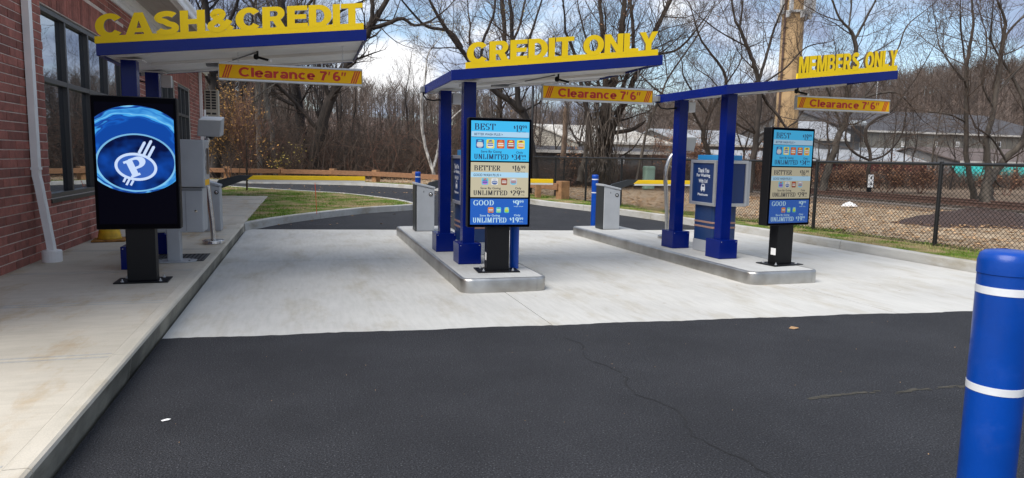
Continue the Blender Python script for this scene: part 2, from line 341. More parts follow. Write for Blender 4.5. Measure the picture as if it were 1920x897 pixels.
def link_mesh(name, me, parent, loc=(0,0,0), rot=(0,0,0), scale=(1,1,1)):
    o = bpy.data.objects.new(name, me); COL.objects.link(o); o.parent = parent; o.location = loc; o.rotation_euler = rot; o.scale = scale; return o

# ------------------------------------------------------------------ lettering
def arc(cx, cy, rx, ry, a0, a1, n=14): return [(cx + rx*math.cos(R(a0 + (a1-a0)*i/n)), cy + ry*math.sin(R(a0 + (a1-a0)*i/n))) for i in range(n + 1)]
def block(ch):                                # heavy sans capitals : (width, [ [outer, hole...] ... ], [stroke paths])
    v, h = 0.27, 0.215
    if ch == 'I': return v, [[[(0,0),(v,0),(v,1),(0,1)]]], []
    if ch == 'L': return .68, [[[(0,0),(.68,0),(.68,h),(v,h),(v,1),(0,1)]]], []
    if ch == 'T': return .8, [[[(.265,0),(.535,0),(.535,1-h),(.8,1-h),(.8,1),(0,1),(0,1-h),(.265,1-h)]]], []
    if ch == 'H': return .82, [[[(0,0),(v,0),(v,.4),(.55,.4),(.55,0),(.82,0),(.82,1),(.55,1),(.55,.62),(v,.62),(v,1),(0,1)]]], []
    if ch == 'E': return .73, [[[(0,0),(.73,0),(.73,h),(v,h),(v,.405),(.68,.405),(.68,.61),(v,.61),(v,1-h),(.72,1-h),(.72,1),(0,1)]]], []
    if ch == 'A': return .9, [[[(0,0),(.27,0),(.32,.17),(.58,.17),(.63,0),(.9,0),(.59,1),(.31,1)], [(.375,.35),(.45,.66),(.525,.35)]]], []
    if ch == 'N': return .84, [[[(0,0),(.26,0),(.26,.56),(.58,0),(.84,0),(.84,1),(.58,1),(.58,.44),(.26,1),(0,1)]]], []
    if ch == 'M': return .98, [[[(0,0),(.24,0),(.24,.62),(.40,0),(.58,0),(.74,.62),(.74,0),(.98,0),(.98,1),(.64,1),(.49,.42),(.34,1),(0,1)]]], []
    if ch == 'Y': return .86, [[[(.295,0),(.565,0),(.565,.40),(.86,1),(.575,1),(.43,.63),(.285,1),(0,1),(.295,.40)]]], []
    if ch == 'O': return .92, [[arc(.46,.5,.46,.515,0,360,31)[:-1], arc(.46,.5,.2,.29,0,360,23)[:-1]]], []
    if ch == 'C': return .88, [[arc(.455,.5,.455,.515,38,322,28) + list(reversed(arc(.455,.5,.185,.29,38,322,22)))]], []
    if ch == 'D': return .83, [[[(0,0),(.36,0)] + arc(.36,.5,.47,.5,-80,80,14) + [(.36,1),(0,1)], [(v,.21),(v,.79),(.36,.79)] + arc(.36,.5,.2,.29,80,-80,10) + [(.36,.21)]]], []
    if ch == 'R': return .83, [[[(0,0),(v,0),(v,.37),(.36,.37),(.53,0),(.83,0),(.63,.42)] + arc(.5,.70,.28,.30,-50,80,9) + [(.5,1),(0,1)], [(v,.57),(v,.81),(.44,.81)] + arc(.44,.69,.10,.12,80,-80,7) + [(.44,.57)]]], []
    if ch == 'B': return .80, [[[(0,0),(.5,0)] + arc(.5,.28,.30,.28,-85,70,9) + arc(.47,.745,.28,.255,-55,85,8) + [(.47,1),(0,1)], [(v,.18),(v,.42),(.46,.42)] + arc(.44,.3,.1,.12,75,-75,6) + [(.44,.18)], [(v,.6),(v,.81),(.42,.81)] + arc(.4,.705,.1,.105,75,-75,6) + [(.4,.6)]]], []
    if ch == 'S': return .80, [], [arc(.4,.735,.275,.165,25,255,14) + arc(.4,.28,.285,.18,75,-160,14)]
    if ch == '&': return .95, [], [[(.86,.08),(.62,.30),(.36,.60),(.26,.73)] + arc(.40,.76,.15,.145,180,0,8) + [(.50,.64),(.30,.46),(.18,.36)] + arc(.36,.27,.215,.17,170,310,8) + [(.66,.30),(.78,.50)]]
    return .4, [], []
def ribbon(path, w):                          # constant width strip as list of quads
    L_, Rr = [], []
    for i, p in enumerate(path):
        a = path[max(i-1, 0)]; b = path[min(i+1, len(path)-1)]; dx, dy = b[0]-a[0], b[1]-a[1]; l = math.hypot(dx, dy) or 1
        ww = w(dx/l, dy/l) if callable(w) else w
        nx, ny = -dy/l*ww/2, dx/l*ww/2; L_.append((p[0]+nx, p[1]+ny)); Rr.append((p[0]-nx, p[1]-ny))
    return L_, Rr
def letter_mesh(ch, w, h, depth, shear=0.0):  # extruded letter in XZ plane, front at y=0; mats 0 face, 1 return
    gw, polys, strokes = block(ch); b = MB(); sx = w / gw
    P = lambda p, y: (p[0]*sx, y, p[1]*h + shear*p[0]*sx)
    for poly in polys:
        flat = [p for ring in poly for p in ring]
        tris = tessellate_polygon([[Vector((p[0], p[1], 0)) for p in ring] for ring in poly])
        for t in tris:
            a, bb, c = (flat[i] for i in t)
            if (bb[0]-a[0])*(c[1]-a[1]) - (bb[1]-a[1])*(c[0]-a[0]) < 0: bb, c = c, bb
            b.face([P(a,0), P(bb,0), P(c,0)], 0); b.face([P(a,depth), P(c,depth), P(bb,depth)], 1)
        for ring in poly:
            for i in range(len(ring)): p, q = ring[i], ring[(i+1) % len(ring)]; b.face([P(p,0), P(p,depth), P(q,depth), P(q,0)], 1)
    for path in strokes:
        wd = 0.235
        Lh, Rh = ribbon(path, wd); n = len(path)
        for i in range(n-1):
            off = -0.0015 * (i / n)           # crossing strokes never share one plane
            b.face([P(Rh[i],off), P(Rh[i+1],off), P(Lh[i+1],off), P(Lh[i],off)], 0)
            b.face([P(Rh[i],depth-off), P(Lh[i],depth-off), P(Lh[i+1],depth-off), P(Rh[i+1],depth-off)], 1)
            b.face([P(Lh[i],off), P(Lh[i+1],off), P(Lh[i+1],depth), P(Lh[i],depth)], 1)
            b.face([P(Rh[i],off), P(Rh[i],depth), P(Rh[i+1],depth), P(Rh[i+1],off)], 1)
        for i, s_ in ((0, 1), (n-1, -1)): b.face([P(Lh[i],0), P(Lh[i],depth), P(Rh[i],depth), P(Rh[i],0)], 1)
    return b
_tc = {}
def text_mesh(s, offset=0.0):
    key = (s, offset)
    if key not in _tc:
        cu = bpy.data.curves.new('t', 'FONT'); cu.body = s; cu.offset = offset; cu.resolution_u = 3; cu.size = 1
        o = bpy.data.objects.new('t', cu); COL.objects.link(o); dg = bpy.context.evaluated_depsgraph_get()
        me = bpy.data.meshes.new_from_object(o.evaluated_get(dg))
        vs = [tuple(v.co) for v in me.vertices]; fs = [tuple(p.vertices) for p in me.polygons]
        bpy.data.objects.remove(o); bpy.data.curves.remove(cu); bpy.data.meshes.remove(me)
        _tc[key] = (vs, fs)
    return _tc[key]
def sans(ch):                                 # heavy grotesque strokes for the hanging signs
    x = .72
    return {'C': (.84, [arc(.44,.5,.34,.41,42,318,18)]), 'l': (.22, [[(.11,0),(.11,1)]]), 'r': (.46, [[(.12,0),(.12,x)], [(.12,.45)] + arc(.38,.45,.22,.20,160,85,6)]),
            'e': (.64, [[(.12,.37),(.53,.37)] + arc(.32,.36,.215,.285,0,318,16)]), 'c': (.60, [arc(.32,.36,.215,.285,48,312,14)]),
            'a': (.62, [[(.12,.52)] + arc(.31,.50,.19,.15,150,0,8) + [(.50,.10),(.54,.0)], arc(.28,.20,.17,.135,60,360,12) + [(.48,.30)]]),
            'n': (.64, [[(.12,0),(.12,x)], [(.12,.40)] + arc(.32,.44,.19,.21,170,0,8) + [(.51,0)]]),
            '7': (.60, [[(.04,.91),(.54,.91)], [(.52,.90),(.34,.55),(.22,0)]]), '6': (.62, [arc(.32,.30,.21,.22,0,360,16), [(.11,.34)] + arc(.36,.50,.25,.42,185,70,8)])}[ch]
def put_sans(b, s, x0, x1, z0, z1, y, m=0, w=.20, gap=.03):
    gl = [sans(c) for c in s]; tot = sum(g[0] for g in gl) + gap*(len(s)-1); sx = (x1-x0)/tot; sz = z1-z0; cur = 0
    for wd, st in gl:
        for q, path in enumerate(st):
            Lh, Rh = ribbon(path, w)
            for i in range(len(path)-1): b.face([(x0+(cur+p[0])*sx, y-.0002*q, z0+p[1]*sz) for p in (Rh[i],Rh[i+1],Lh[i+1],Lh[i])], m)
        cur += wd + gap
def put_text(b, s, x0, x1, z0, z1, y, m=0, offset=0.012, plane='xz', slant=0.0):
    vs, fs = text_mesh(s, offset)
    ax = min(v[0] for v in vs); bx_ = max(v[0] for v in vs); ay = min(v[1] for v in vs); by = max(v[1] for v in vs)
    base = len(b.v)
    for v in vs:
        X = x0 + (v[0]-ax)/(bx_-ax)*(x1-x0); Z = z0 + (v[1]-ay)/(by-ay)*(z1-z0)
        b.v.append((X, y, Z) if plane == 'xz' else (y, -X, Z))
    for f in fs: b.f.append(tuple(base + i for i in f)); b.m.append(m)
def serif(ch):                                # didone-like strokes
    T = 'v'; 
    bars = []; st = []
    def foot(x, y, w=.3): bars.append((x - w*.42, x + w*.42, y))
    if ch == 'I': st = [[(.18,0),(.18,1)]]; foot(.18,0,.36); foot(.18,1,.36); w = .36
    elif ch == 'L': st = [[(.2,0),(.2,1)], [(.2,.03),(.62,.03)], [(.62,0),(.68,.3)]]; foot(.2,0,.36); foot(.2,1,.36); w = .7
    elif ch == 'T': st = [[(.38,0),(.38,1)], [(.0,.97),(.76,.97)], [(.02,.98),(.0,.7)], [(.74,.98),(.76,.7)]]; foot(.38,0); w = .76
    elif ch == 'E': st = [[(.2,0),(.2,1)], [(.2,.03),(.66,.03)], [(.66,0),(.7,.28)], [(.2,.97),(.62,.97)], [(.62,1),(.66,.74)], [(.2,.52),(.5,.52)], [(.5,.4),(.5,.64)]]; foot(.2,0,.36); foot(.2,1,.36); w = .7
    elif ch == 'B': st = [[(.2,0),(.2,1)], [(.2,.97),(.42,.97)] + arc(.42,.75,.2,.22,80,-80,8) + [(.2,.53)], [(.2,.53),(.45,.53)] + arc(.45,.28,.24,.25,80,-80,8) + [(.2,.03)]]; foot(.15,0,.3); foot(.15,1,.3); w = .72
    elif ch == 'R': st = [[(.2,0),(.2,1)], [(.2,.97),(.42,.97)] + arc(.42,.74,.22,.23,80,-80,8) + [(.2,.51)], [(.42,.5),(.66,.02),(.78,.04)]]; foot(.2,0,.36); foot(.15,1,.3); w = .78
    elif ch == 'D': st = [[(.2,0),(.2,1)], [(.2,.97),(.38,.97)] + arc(.38,.5,.36,.47,85,-85,12) + [(.2,.03)]]; foot(.15,0,.3); foot(.15,1,.3); w = .82
    elif ch == 'O': st = [arc(.42,.5,.34,.48,0,360,20)]; w = .84
    elif ch == 'G': st = [arc(.44,.5,.36,.48,50,330,18), [(.74,.02),(.74,.42)], [(.74,.8),(.72,.95)]]; foot(.7,.42,.3); w = .84
    elif ch == 'S': st = [arc(.34,.74,.24,.24,40,270,12) + arc(.34,.26,.26,.24,90,-140,12)]; w = .66
    elif ch == 'U': st = [[(.2,1),(.2,.3)] + arc(.42,.3,.22,.28,180,360,10) + [(.64,1)]]; foot(.2,1,.34); foot(.64,1,.26); w = .82
    elif ch == 'N': st = [[(.14,0),(.14,1)], [(.14,1),(.66,0)], [(.66,0),(.66,1)]]; foot(.14,0,.26); foot(.1,1,.2); foot(.66,1,.26); w = .8
    elif ch == 'M': st = [[(.14,0),(.14,1)], [(.14,1),(.48,.05)], [(.48,.05),(.8,1)], [(.82,0),(.82,1)]]; foot(.14,0,.26); foot(.82,0,.34); foot(.1,1,.2); foot(.88,1,.2); w = 1.0
    elif ch == '1': st = [[(.25,0),(.25,1)], [(.25,.97),(.08,.8)]]; foot(.25,0,.4); w = .46
    elif ch == '9': st = [arc(.28,.68,.2,.30,0,360,14), [(.48,.68)] + arc(.2,.5,.28,.48,10,-70,8)]; w = .56
    elif ch == '6': st = [arc(.28,.32,.2,.30,0,360,14), [(.08,.32)] + arc(.36,.5,.28,.48,190,110,8)]; w = .56
    elif ch == '3': st = [arc(.26,.75,.2,.23,150,-80,9), arc(.26,.28,.22,.26,80,-150,9)]; w = .52
    elif ch == '4': st = [[(.38,0),(.38,1)], [(.38,1),(.04,.3)], [(.02,.28),(.54,.28)]]; foot(.38,0,.3); w = .56
    elif ch == '2': st = [arc(.26,.72,.2,.26,160,-40,9) + [(.08,.05)], [(.06,.05),(.48,.05)]]; w = .54
    elif ch == '$': st = [arc(.22,.66,.15,.18,40,270,8) + arc(.22,.32,.16,.16,90,-140,8), [(.22,-.02),(.22,1.02)]]; w = .44
    elif ch == 'P': st = [[(.24,0),(.24,1)], [(.24,.96),(.48,.96)] + arc(.48,.70,.28,.26,80,-80,10) + [(.24,.44)]]; foot(.24,0,.5); foot(.14,1,.36); w = .82
    else: w = .4
    return w, st, bars
def put_serif(b, s, x0, x1, z0, z1, y, m=0, thick=.19, thin=.07, gap=.13, fn=None):
    gl = [serif(c) for c in s]; tot = sum(g[0] for g in gl) + gap * (len(s) - 1); sx = (x1 - x0) / tot; sz = z1 - z0; cur = 0
    F = fn or (lambda X, Z: (X, y, Z))
    k = 0
    for w, st, bars in gl:
        for path in st:
            k += 1
            Lh, Rh = ribbon(path, lambda dx, dy: thin + (thick - thin) * abs(dy) ** 1.3)
            for i in range(len(path) - 1): b.face([F(x0 + (cur+p[0])*sx, z0 + p[1]*sz) for p in (Rh[i], Rh[i+1], Lh[i+1], Lh[i])], m)
        for a, c, yy in bars:
            t0, t1 = (yy, yy + thin) if yy < .5 else (yy - thin, yy)
            b.face([F(x0 + (cur+p)*sx, z0 + q*sz) for p, q in ((a,t0),(c,t0),(c,t1),(a,t1))], m)
        cur += w + gap
def rrect(x0, x1, z0, z1, r, n=4):
    out = []
    for cx, cz, a in ((x1-r, z0+r, -90), (x1-r, z1-r, 0), (x0+r, z1-r, 90), (x0+r, z0+r, 180)): out += [(cx + r*math.cos(R(a+90*i/n)), cz + r*math.sin(R(a+90*i/n))) for i in range(n+1)]
    return out

# ================================================================== SETTING : ground sheets
def cat(pts, n=6):
    out = []; P = [Vector((p[0], p[1], 0)) for p in pts]
    for i in range(len(P) - 1):
        p0, p1, p2, p3 = P[max(i-1,0)], P[i], P[i+1], P[min(i+2, len(P)-1)]
        for k in range(n):
            t = k / n; out.append(0.5*((2*p1) + (p2-p0)*t + (2*p0-5*p1+4*p2-p3)*t*t + (3*p1-p0-3*p2+p3)*t**3))
    out.append(P[-1]); return out
def resample(path, step):
    out = [path[0]]; acc = 0
    for a, b in zip(path, path[1:]):
        l = (b - a).length; pos = step - acc
        while pos <= l: out.append(a + (b-a)*(pos/l)); pos += step
        acc = (acc + l) % step
    out.append(path[-1]); return out
def normals(path, side=1):                        # side=1: to the right of travel
    o = []
    for i in range(len(path)):
        d = path[min(i+1, len(path)-1)] - path[max(i-1, 0)]; d.normalize(); o.append(Vector((d.y, -d.x, 0)) * side)
    return o
b = MB(); N = 24
for i in range(N):
    for j in range(N):
        x0 = -900 + i*75; y0 = -900 + j*75
        b.face([(x0,y0,-.05),(x0+75,y0,-.05),(x0+75,y0+75,-.05),(x0,y0+75,-.05)])
b.build('ground', M['ground'], kind='structure')

kerbline = cat([(9.15,-14),(9.15,-4),(9.12,4),(9.08,7.3),(8.93,11.8),(8.25,17.25),(7.15,21.2),(6.1,28.1),(3.6,33.5),(.68,35.6),(-4.3,36.6),(-12,37.6),(-24,39)], 8)
road = MB()
poly = [(p.x, p.y) for p in kerbline] + [(-24,31.2),(-12,31.0),(-3.7,30.7),(-1.12,12.5),(-1.12,5.0),(-1.12,-14)]
tess = tessellate_polygon([[Vector((x, y, 0)) for x, y in poly]])
for t in tess: road.face([(poly[i][0], poly[i][1], -.012) for i in t])
road.build('access_road', M['asphalt'], kind='structure')
# front parking asphalt laid over the pad, with a ragged edge
edge = []
for i in range(161):
    t = i/160; x = -1.12 + t*10.25; y = 6.0 - .062*(x+1.14) - .008*(x+1.14) + .012*math.sin(x*5.1) + rnd.uniform(-.010,.010)
    if x > 5.6: y -= .04*min(1,(x-5.6)*2)
    edge.append((x, y))
pf = MB(); k_ = len(edge)
for (a, c) in zip(edge, edge[1:]):
    pf.face([(a[0],-14,.010),(c[0],-14,.010),(c[0],c[1]-.035,.010),(a[0],a[1]-.035,.010)])
    pf.face([(a[0],a[1]-.035,.010),(c[0],c[1]-.035,.010),(c[0],c[1],.0015),(a[0],a[1],.0015)])
pf.build('parking_asphalt', M['asphalt'], kind='structure')
# verge ribbons outside the kerb
ns = normals(kerbline, 1)
def ribbon_strip(name, o0, o1, z0, z1, m, jit=0, sub=1):
    s = MB()
    for i in range(len(kerbline) - 1):
        for k in range(sub):
            a0 = o0 + (o1-o0)*k/sub; a1 = o0 + (o1-o0)*(k+1)/sub; za = z0+(z1-z0)*k/sub; zb = z0+(z1-z0)*(k+1)/sub
            p, q = kerbline[i], kerbline[i+1]; n0, n1_ = ns[i], ns[i+1]
            s.face([p+n0*a0+Vector((0,0,za)), q+n1_*a0+Vector((0,0,za)), q+n1_*a1+Vector((0,0,zb)), p+n0*a1+Vector((0,0,zb))])
    return s.build(name, m, kind='structure')
ribbon_strip('grass_verge', .14, 1.75, .135, .11, M['turf'])
ribbon_strip('leaf_litter_strip', 1.75, 10.5, .11, .02, M['tanstrip'])
ribbon_strip('woodland_floor', 10.5, 300, .02, .3, M['ground'], sub=6)

def kerb_run(name, path, side, w=.15, h=.15, step=3.0, mt='kerb', zb=-.04):
    root = thing(name, None, None, kind='structure'); fine = resample(path, .25); acc = []; seg = []
    nrm = normals(fine, side); per = max(1, int(step/.25))
    for s0 in range(0, len(fine)-1, per):
        ids = list(range(s0, min(s0+per, len(fine)-1)+1))
        if len(ids) < 2: continue
        b = MB(); prof = [(0.0,zb),(0.012,h-.02),(.02,h-.006),(.035,h),(w-.02,h),(w,h-.01),(w,zb)]
        base = len(b.v)
        for c, i in enumerate(ids):
            p = fine[i].copy()
            if c == 0: p += (fine[ids[1]]-fine[i]).normalized()*.006
            if c == len(ids)-1: p -= (fine[i]-fine[ids[-2]]).normalized()*.006
            for (o, z) in prof: q = p + nrm[i]*o; b.v.append((q.x, q.y, z))
        m_ = len(prof)
        for c in range(len(ids)-1):
            for j in range(m_-1): b.f.append((base+c*m_+j, base+(c+1)*m_+j, base+(c+1)*m_+j+1, base+c*m_+j+1)); b.m.append(0)
        b.f.append(tuple(base+j for j in range(m_))); b.m.append(0)
        b.f.append(tuple(base+(len(ids)-1)*m_+j for j in reversed(range(m_)))); b.m.append(0)
        b.build('kerb_segment', M[mt], root)
    return root
kerb_run('kerb', kerbline, 1)
# grass island beyond the pad
isl_line = cat([(-1.12,14.15),(-.62,15.3),(.31,16.75),(1.55,18.25),(2.55,19.0),(3.02,19.5),(3.0,20.3),(2.62,22.1),(1.4,25.0),(-.25,26.9),(-1.84,28.7),(-3.62,30.6),(-7,31.2),(-14,31.4)], 6)
kerb_run('kerb', isl_line, -1)
nl = normals(isl_line, -1)
ip = [isl_line[i] + nl[i]*.14 for i in range(len(isl_line))]
poly = [(p.x, p.y) for p in ip] + [(-14,23.4),(-3.0,23.3),(-2.8,22.95),(-1.18,22.9),(-1.14,14.4)]
gi = MB(); tess = tessellate_polygon([[Vector((x, y, 0)) for x, y in poly]])
for t in tess: gi.face([(poly[i][0], poly[i][1], .135) for i in t])
gi.build('grass_island', M['turf'], kind='structure')
def inpoly(x, y, P):
    c = False; j = len(P)-1
    for i in range(len(P)):
        if (P[i][1] > y) != (P[j][1] > y) and x < (P[j][0]-P[i][0])*(y-P[i][1])/(P[j][1]-P[i][1])+P[i][0]: c = not c
        j = i
    return c
# grass blades
gb = MB()
def blade(x, y, z, h):
    a = rnd.uniform(0, 6.28); w = rnd.uniform(.004,.009); dx, dy = math.cos(a)*w, math.sin(a)*w; lx, ly = rnd.uniform(-.5,.5)*h, rnd.uniform(-.5,.5)*h
    gb.face([(x-dx,y-dy,z),(x+dx,y+dy,z),(x+lx,y+ly,z+h)])
for i in range(26000):
    x = rnd.uniform(-3.5,3); y = rnd.uniform(14.3,30)
    if inpoly(x, y, poly) and math.sin(x*1.7+y*.9)+math.sin(y*2.1-x)+rnd.gauss(0,.7) > -.3: blade(x, y, .133, rnd.uniform(.02,.06))
cum = [0]
for a, c in zip(kerbline, kerbline[1:]): cum.append(cum[-1] + (c-a).length)
for i in range(34000):
    s = 15 + rnd.random()**1.6*48
    k = min(range(len(cum)), key=lambda q: abs(cum[q]-s)) if i % 40 == 0 else k
    k2 = min(max(k + rnd.randint(-1, 1), 0), len(kerbline)-2); t = rnd.random()
    p = kerbline[k2].lerp(kerbline[k2+1], t) + ns[k2]*(.16 + rnd.random()*1.65)
    if math.sin(p.x*2.3+p.y*1.1)+math.sin(p.y*1.7)+rnd.gauss(0,.8) > -.4: blade(p.x, p.y, .12, rnd.uniform(.02,.06))
gb.build('grass', M['blade'], kind='stuff')

# concrete pad in panels
pad = thing('concrete_pad', None, None, kind='structure')
def backY(x):
    P = [(-1.12,14.45),(1.77,14.06),(4.44,13.5),(9.2,13.3)]
    for (a, c) in zip(P, P[1:]):
        if a[0] <= x <= c[0]: return a[1] + (c[1]-a[1])*(x-a[0])/(c[0]-a[0])
    return P[-1][1]
g_ = .005
for (xa, xb) in ((-1.13,2.12),(2.12,5.75),(5.75,9.13)):
    for (ya, yb) in ((4.6,10.1),(10.1,None)):
        p = [(xa+g_,ya+g_),(xb-g_,ya+g_)] + ([(xb-g_,yb-g_),(xa+g_,yb-g_)] if yb else [(xb-g_,backY(min(xb,9.19))),(xa+g_,backY(xa+.02))])
        if xb > 9 : p = [(min(q[0], 9.11 - max(0,(q[1]-7))*.035), q[1]) for q in p]
        m = MB(); m.prism(p, -.011, 0); m.build('concrete_panel', M['pad'], pad)

# sidewalk in slabs, with its kerb
sw = thing('sidewalk', None, None, kind='structure')
js = [-10,-3.75,-2.0,-.25,1.5,3.25,5.0,6.75,8.5,10.35,12.1,13.9,15.8,17.6,19.4,21.2,22.95]
for a, c in zip(js, js[1:]):
    m = MB(); m.box(-3.30, -1.235, a+.004, c-.004, -.04, .158); m.build('sidewalk_slab', M['walk'], sw, bevel=.006)
    b = MB(); q0, q1 = a+.003, c-.003
    if q1 <= 14.3:
        pr = [(-1.235,-.04),(-1.235,.160),(-1.145,.160),(-1.130,.152),(-1.124,.135),(-1.150,-.04)]
        n = len(pr)
        for y in (q0, q1):
            for (x, z) in pr: b.v.append((x, y, z))
        for j in range(n):
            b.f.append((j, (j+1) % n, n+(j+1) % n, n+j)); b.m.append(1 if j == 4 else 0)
        b.f.append(tuple(reversed(range(n)))); b.m.append(0); b.f.append(tuple(range(n, 2*n))); b.m.append(0)
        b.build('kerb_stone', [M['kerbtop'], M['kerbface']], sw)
    else:
        b.box(-1.232,-1.14,q0,q1,-.04,.157); b.build('sidewalk_slab', M['walk'], sw, bevel=.005)
    # tooled margins each side of the joint
    for yy in (a+.03, a-.05):
        if a > -9: t = MB(); t.box(-3.05,-1.25,yy,yy+.022,.150,.1592); t.build('joint_margin', M['kerb'], sw)
b = MB(); b.box(-14,-3.0,22.99,23.4,-.04,.14); b.build('path', M['walk'], sw)

# kerb-side islands with stainless nosing
def island(x0, x1, y0, y1, label, skew=0.0):
    root = thing('raised_island', label, 'traffic island', (x0, y0, 0), group=None)
    w, l, r = x1-x0, y1-y0, .135
    out = []
    for cx, cy, a in ((w-r, r, -90), (w-r, l-r, 0), (r, l-r, 90), (r, r, 180)):
        out += [Vector((cx + r*math.cos(R(a+90*i/8)), cy + r*math.sin(R(a+90*i/8)), 0)) for i in range(9)]
    out = [Vector((p.x - skew*p.y, p.y, 0)) for p in out]
    # densify straight runs
    ring = []
    for a, c in zip(out, out[1:]+out[:1]):
        n = max(1, int((c-a).length/.8)); ring += [a.lerp(c, k/n) for k in range(n)]
    n = len(ring); nr = []
    for i in range(n): d = (ring[(i+1)%n]-ring[i-1]).normalized(); nr.append(Vector((d.y,-d.x,0)))
    ins = [ring[i]-nr[i]*.035 for i in range(n)]
    m = MB(); m.prism([(p.x,p.y) for p in ins], .0, .1575); m.build('concrete_top', M['isl'], root)
    prof = [(0,0.001),(0,.132),(-.004,.146),(-.013,.156),(-.024,.1605),(-.036,.161),(-.036,.150)]
    cuts = [0]; acc = 0
    for i in range(n):
        acc += (ring[(i+1)%n]-ring[i]).length
        if acc > 1.9: cuts.append(i+1); acc = 0
    if cuts[-1] != n: cuts.append(n)
    for c0, c1 in zip(cuts, cuts[1:]):
        b = MB(); ids = list(range(c0, c1+1)); mm = len(prof)
        for c, i in enumerate(ids):
            p = ring[i % n].copy()
            if c == 0: p += (ring[(i+1)%n]-ring[i%n]).normalized()*.0015
            if c == len(ids)-1: p -= (ring[i%n]-ring[i-1]).normalized()*.0015
            for (o, z) in prof: q = p + nr[i%n]*o; b.v.append((q.x,q.y,z))
        for c in range(len(ids)-1):
            for j in range(mm-1): b.f.append((c*mm+j,(c+1)*mm+j,(c+1)*mm+j+1,c*mm+j+1)); b.m.append(0)
        b.build('steel_nosing', M['band'], root, smooth=True)
    return root
island(1.63, 2.63, 7.33, 13.2, 'middle concrete island edged in stainless steel, under the CREDIT ONLY canopy')
island(5.20, 6.22, 7.17, 12.9, 'right concrete island edged in stainless steel, under the MEMBERS ONLY canopy', skew=.02)

# marks on the asphalt
def flat_path(name, pts, w, z, m, label, catg):
    P = [Vector((p[0],p[1],z)) for p in pts]; nn = normals(P); b = MB()
    for i in range(len(P)-1):
        if rnd.random() < .08: continue
        w0, w1 = (w[i], w[i+1]) if hasattr(w,'__len__') else (w, w)
        b.face([P[i]-nn[i]*w0, P[i]+nn[i]*w0, P[i+1]+nn[i+1]*w1, P[i+1]-nn[i+1]*w1])
    o = b.build(name, m); tag(o, kind='structure'); return o
ck = []
for i in range(46):
    y = 5.3 - i*.062; ck.append((2.06 + .05*math.sin(i*.5)+rnd.uniform(-.018,.018), y))
flat_path('asphalt_crack', ck, [rnd.uniform(.002,.0075) for _ in ck], .0125, M['crack'], '', '')
for (xa, xb, yy) in ((3.05,3.62,3.54),(3.70,4.30,3.50)):
    b = MB()
    for k in range(55):
        x = rnd.uniform(xa, xb); y = yy + (x-xa)*-.02 + rnd.gauss(0,.010) + .02*math.sin((x-xa)*5); s = rnd.uniform(.006,.018)
        b.face([(x-s*2,y-s*.4,.0128+k*.00001),(x+s*2,y-s*.5,.0128+k*.00001),(x+s*1.5,y+s*.4,.0128+k*.00001),(x-s*1.7,y+s*.5,.0128+k*.00001)])
    b.build('faded_marking', M['dirtmark'], kind='structure')

# ================================================================== BRICK BUILDING
bld = thing('brick_building', 'red brick building with white downspouts and dark framed windows beside the sidewalk', 'building', (-3.07, 15, 0))
BX, BY = -3.07, 15.0
Y0, Y1, ZT = 5.2, 24.8, 3.97
holes = [(10.02,14.2,.87,3.27),(17.0,19.15,1.72,3.22),(19.6,21.5,1.72,3.22)]
ycut = sorted({Y0, Y1, *[h[0] for h in holes], *[h[1] for h in holes]}); zcut = sorted({-.05, ZT, *[h[2] for h in holes], *[h[3] for h in holes]})
b = MB()
for ya, yb in zip(ycut, ycut[1:]):
    for za, zb in zip(zcut, zcut[1:]):
        if any(h[0] <= ya+.01 and yb-.01 <= h[1] and h[2] <= za+.01 and zb-.01 <= h[3] for h in holes): continue
        b.box(-.30, -.009, ya-BY, yb-BY, za, zb)
b.box(-12, -.30, Y1-BY-.25, Y1-BY-.01, -.05, ZT); b.box(-12,-.3, Y0-BY, Y0-BY+.2, -.05, ZT)
b.build('wall', M['mortar'], bld)
b = MB(); b.box(-12,-.02, Y1-BY-.009, Y1-BY, -.05, ZT+.3); b.build('end_wall', M['brickplain'], bld)
b = MB(); b.box(-6,-5.9, Y0-BY+.3, Y1-BY-.3, 0, 4); b.build('inner_wall', M['greyd'], bld)
def brick_mesh():
    m = MB(); l, h, c = .5, .5, 1
    # unit brick: x depth 0..-.012, y,z -.5....5 ; chamfered face
    y, z = .5, .5; iy, iz = .488, .455
    v = [(-.012,-y,-z),(-.012,y,-z),(-.012,y,z),(-.012,-y,z),(-.0025,-y,-z),(-.0025,y,-z),(-.0025,y,z),(-.0025,-y,z),(0,-iy,-iz),(0,iy,-iz),(0,iy,iz),(0,-iy,iz)]
    return v, [(0,1,5,4),(1,2,6,5),(2,3,7,6),(3,0,4,7),(4,5,9,8),(5,6,10,9),(6,7,11,10),(7,4,8,11),(8,9,10,11)]
bv, bf = brick_mesh()
bme = []
for k in range(4):
    me = bpy.data.meshes.new('brick'); me.from_pydata(bv, [], bf); me.materials.append(M['brick']); bme.append(me)
bricks = []                                       # (y0,y1,z0,z1)
rows = int((ZT-.16)/.1016)
sold = [(10.02,14.2,3.275,3.66),(16.9,21.6,3.225,3.61)]
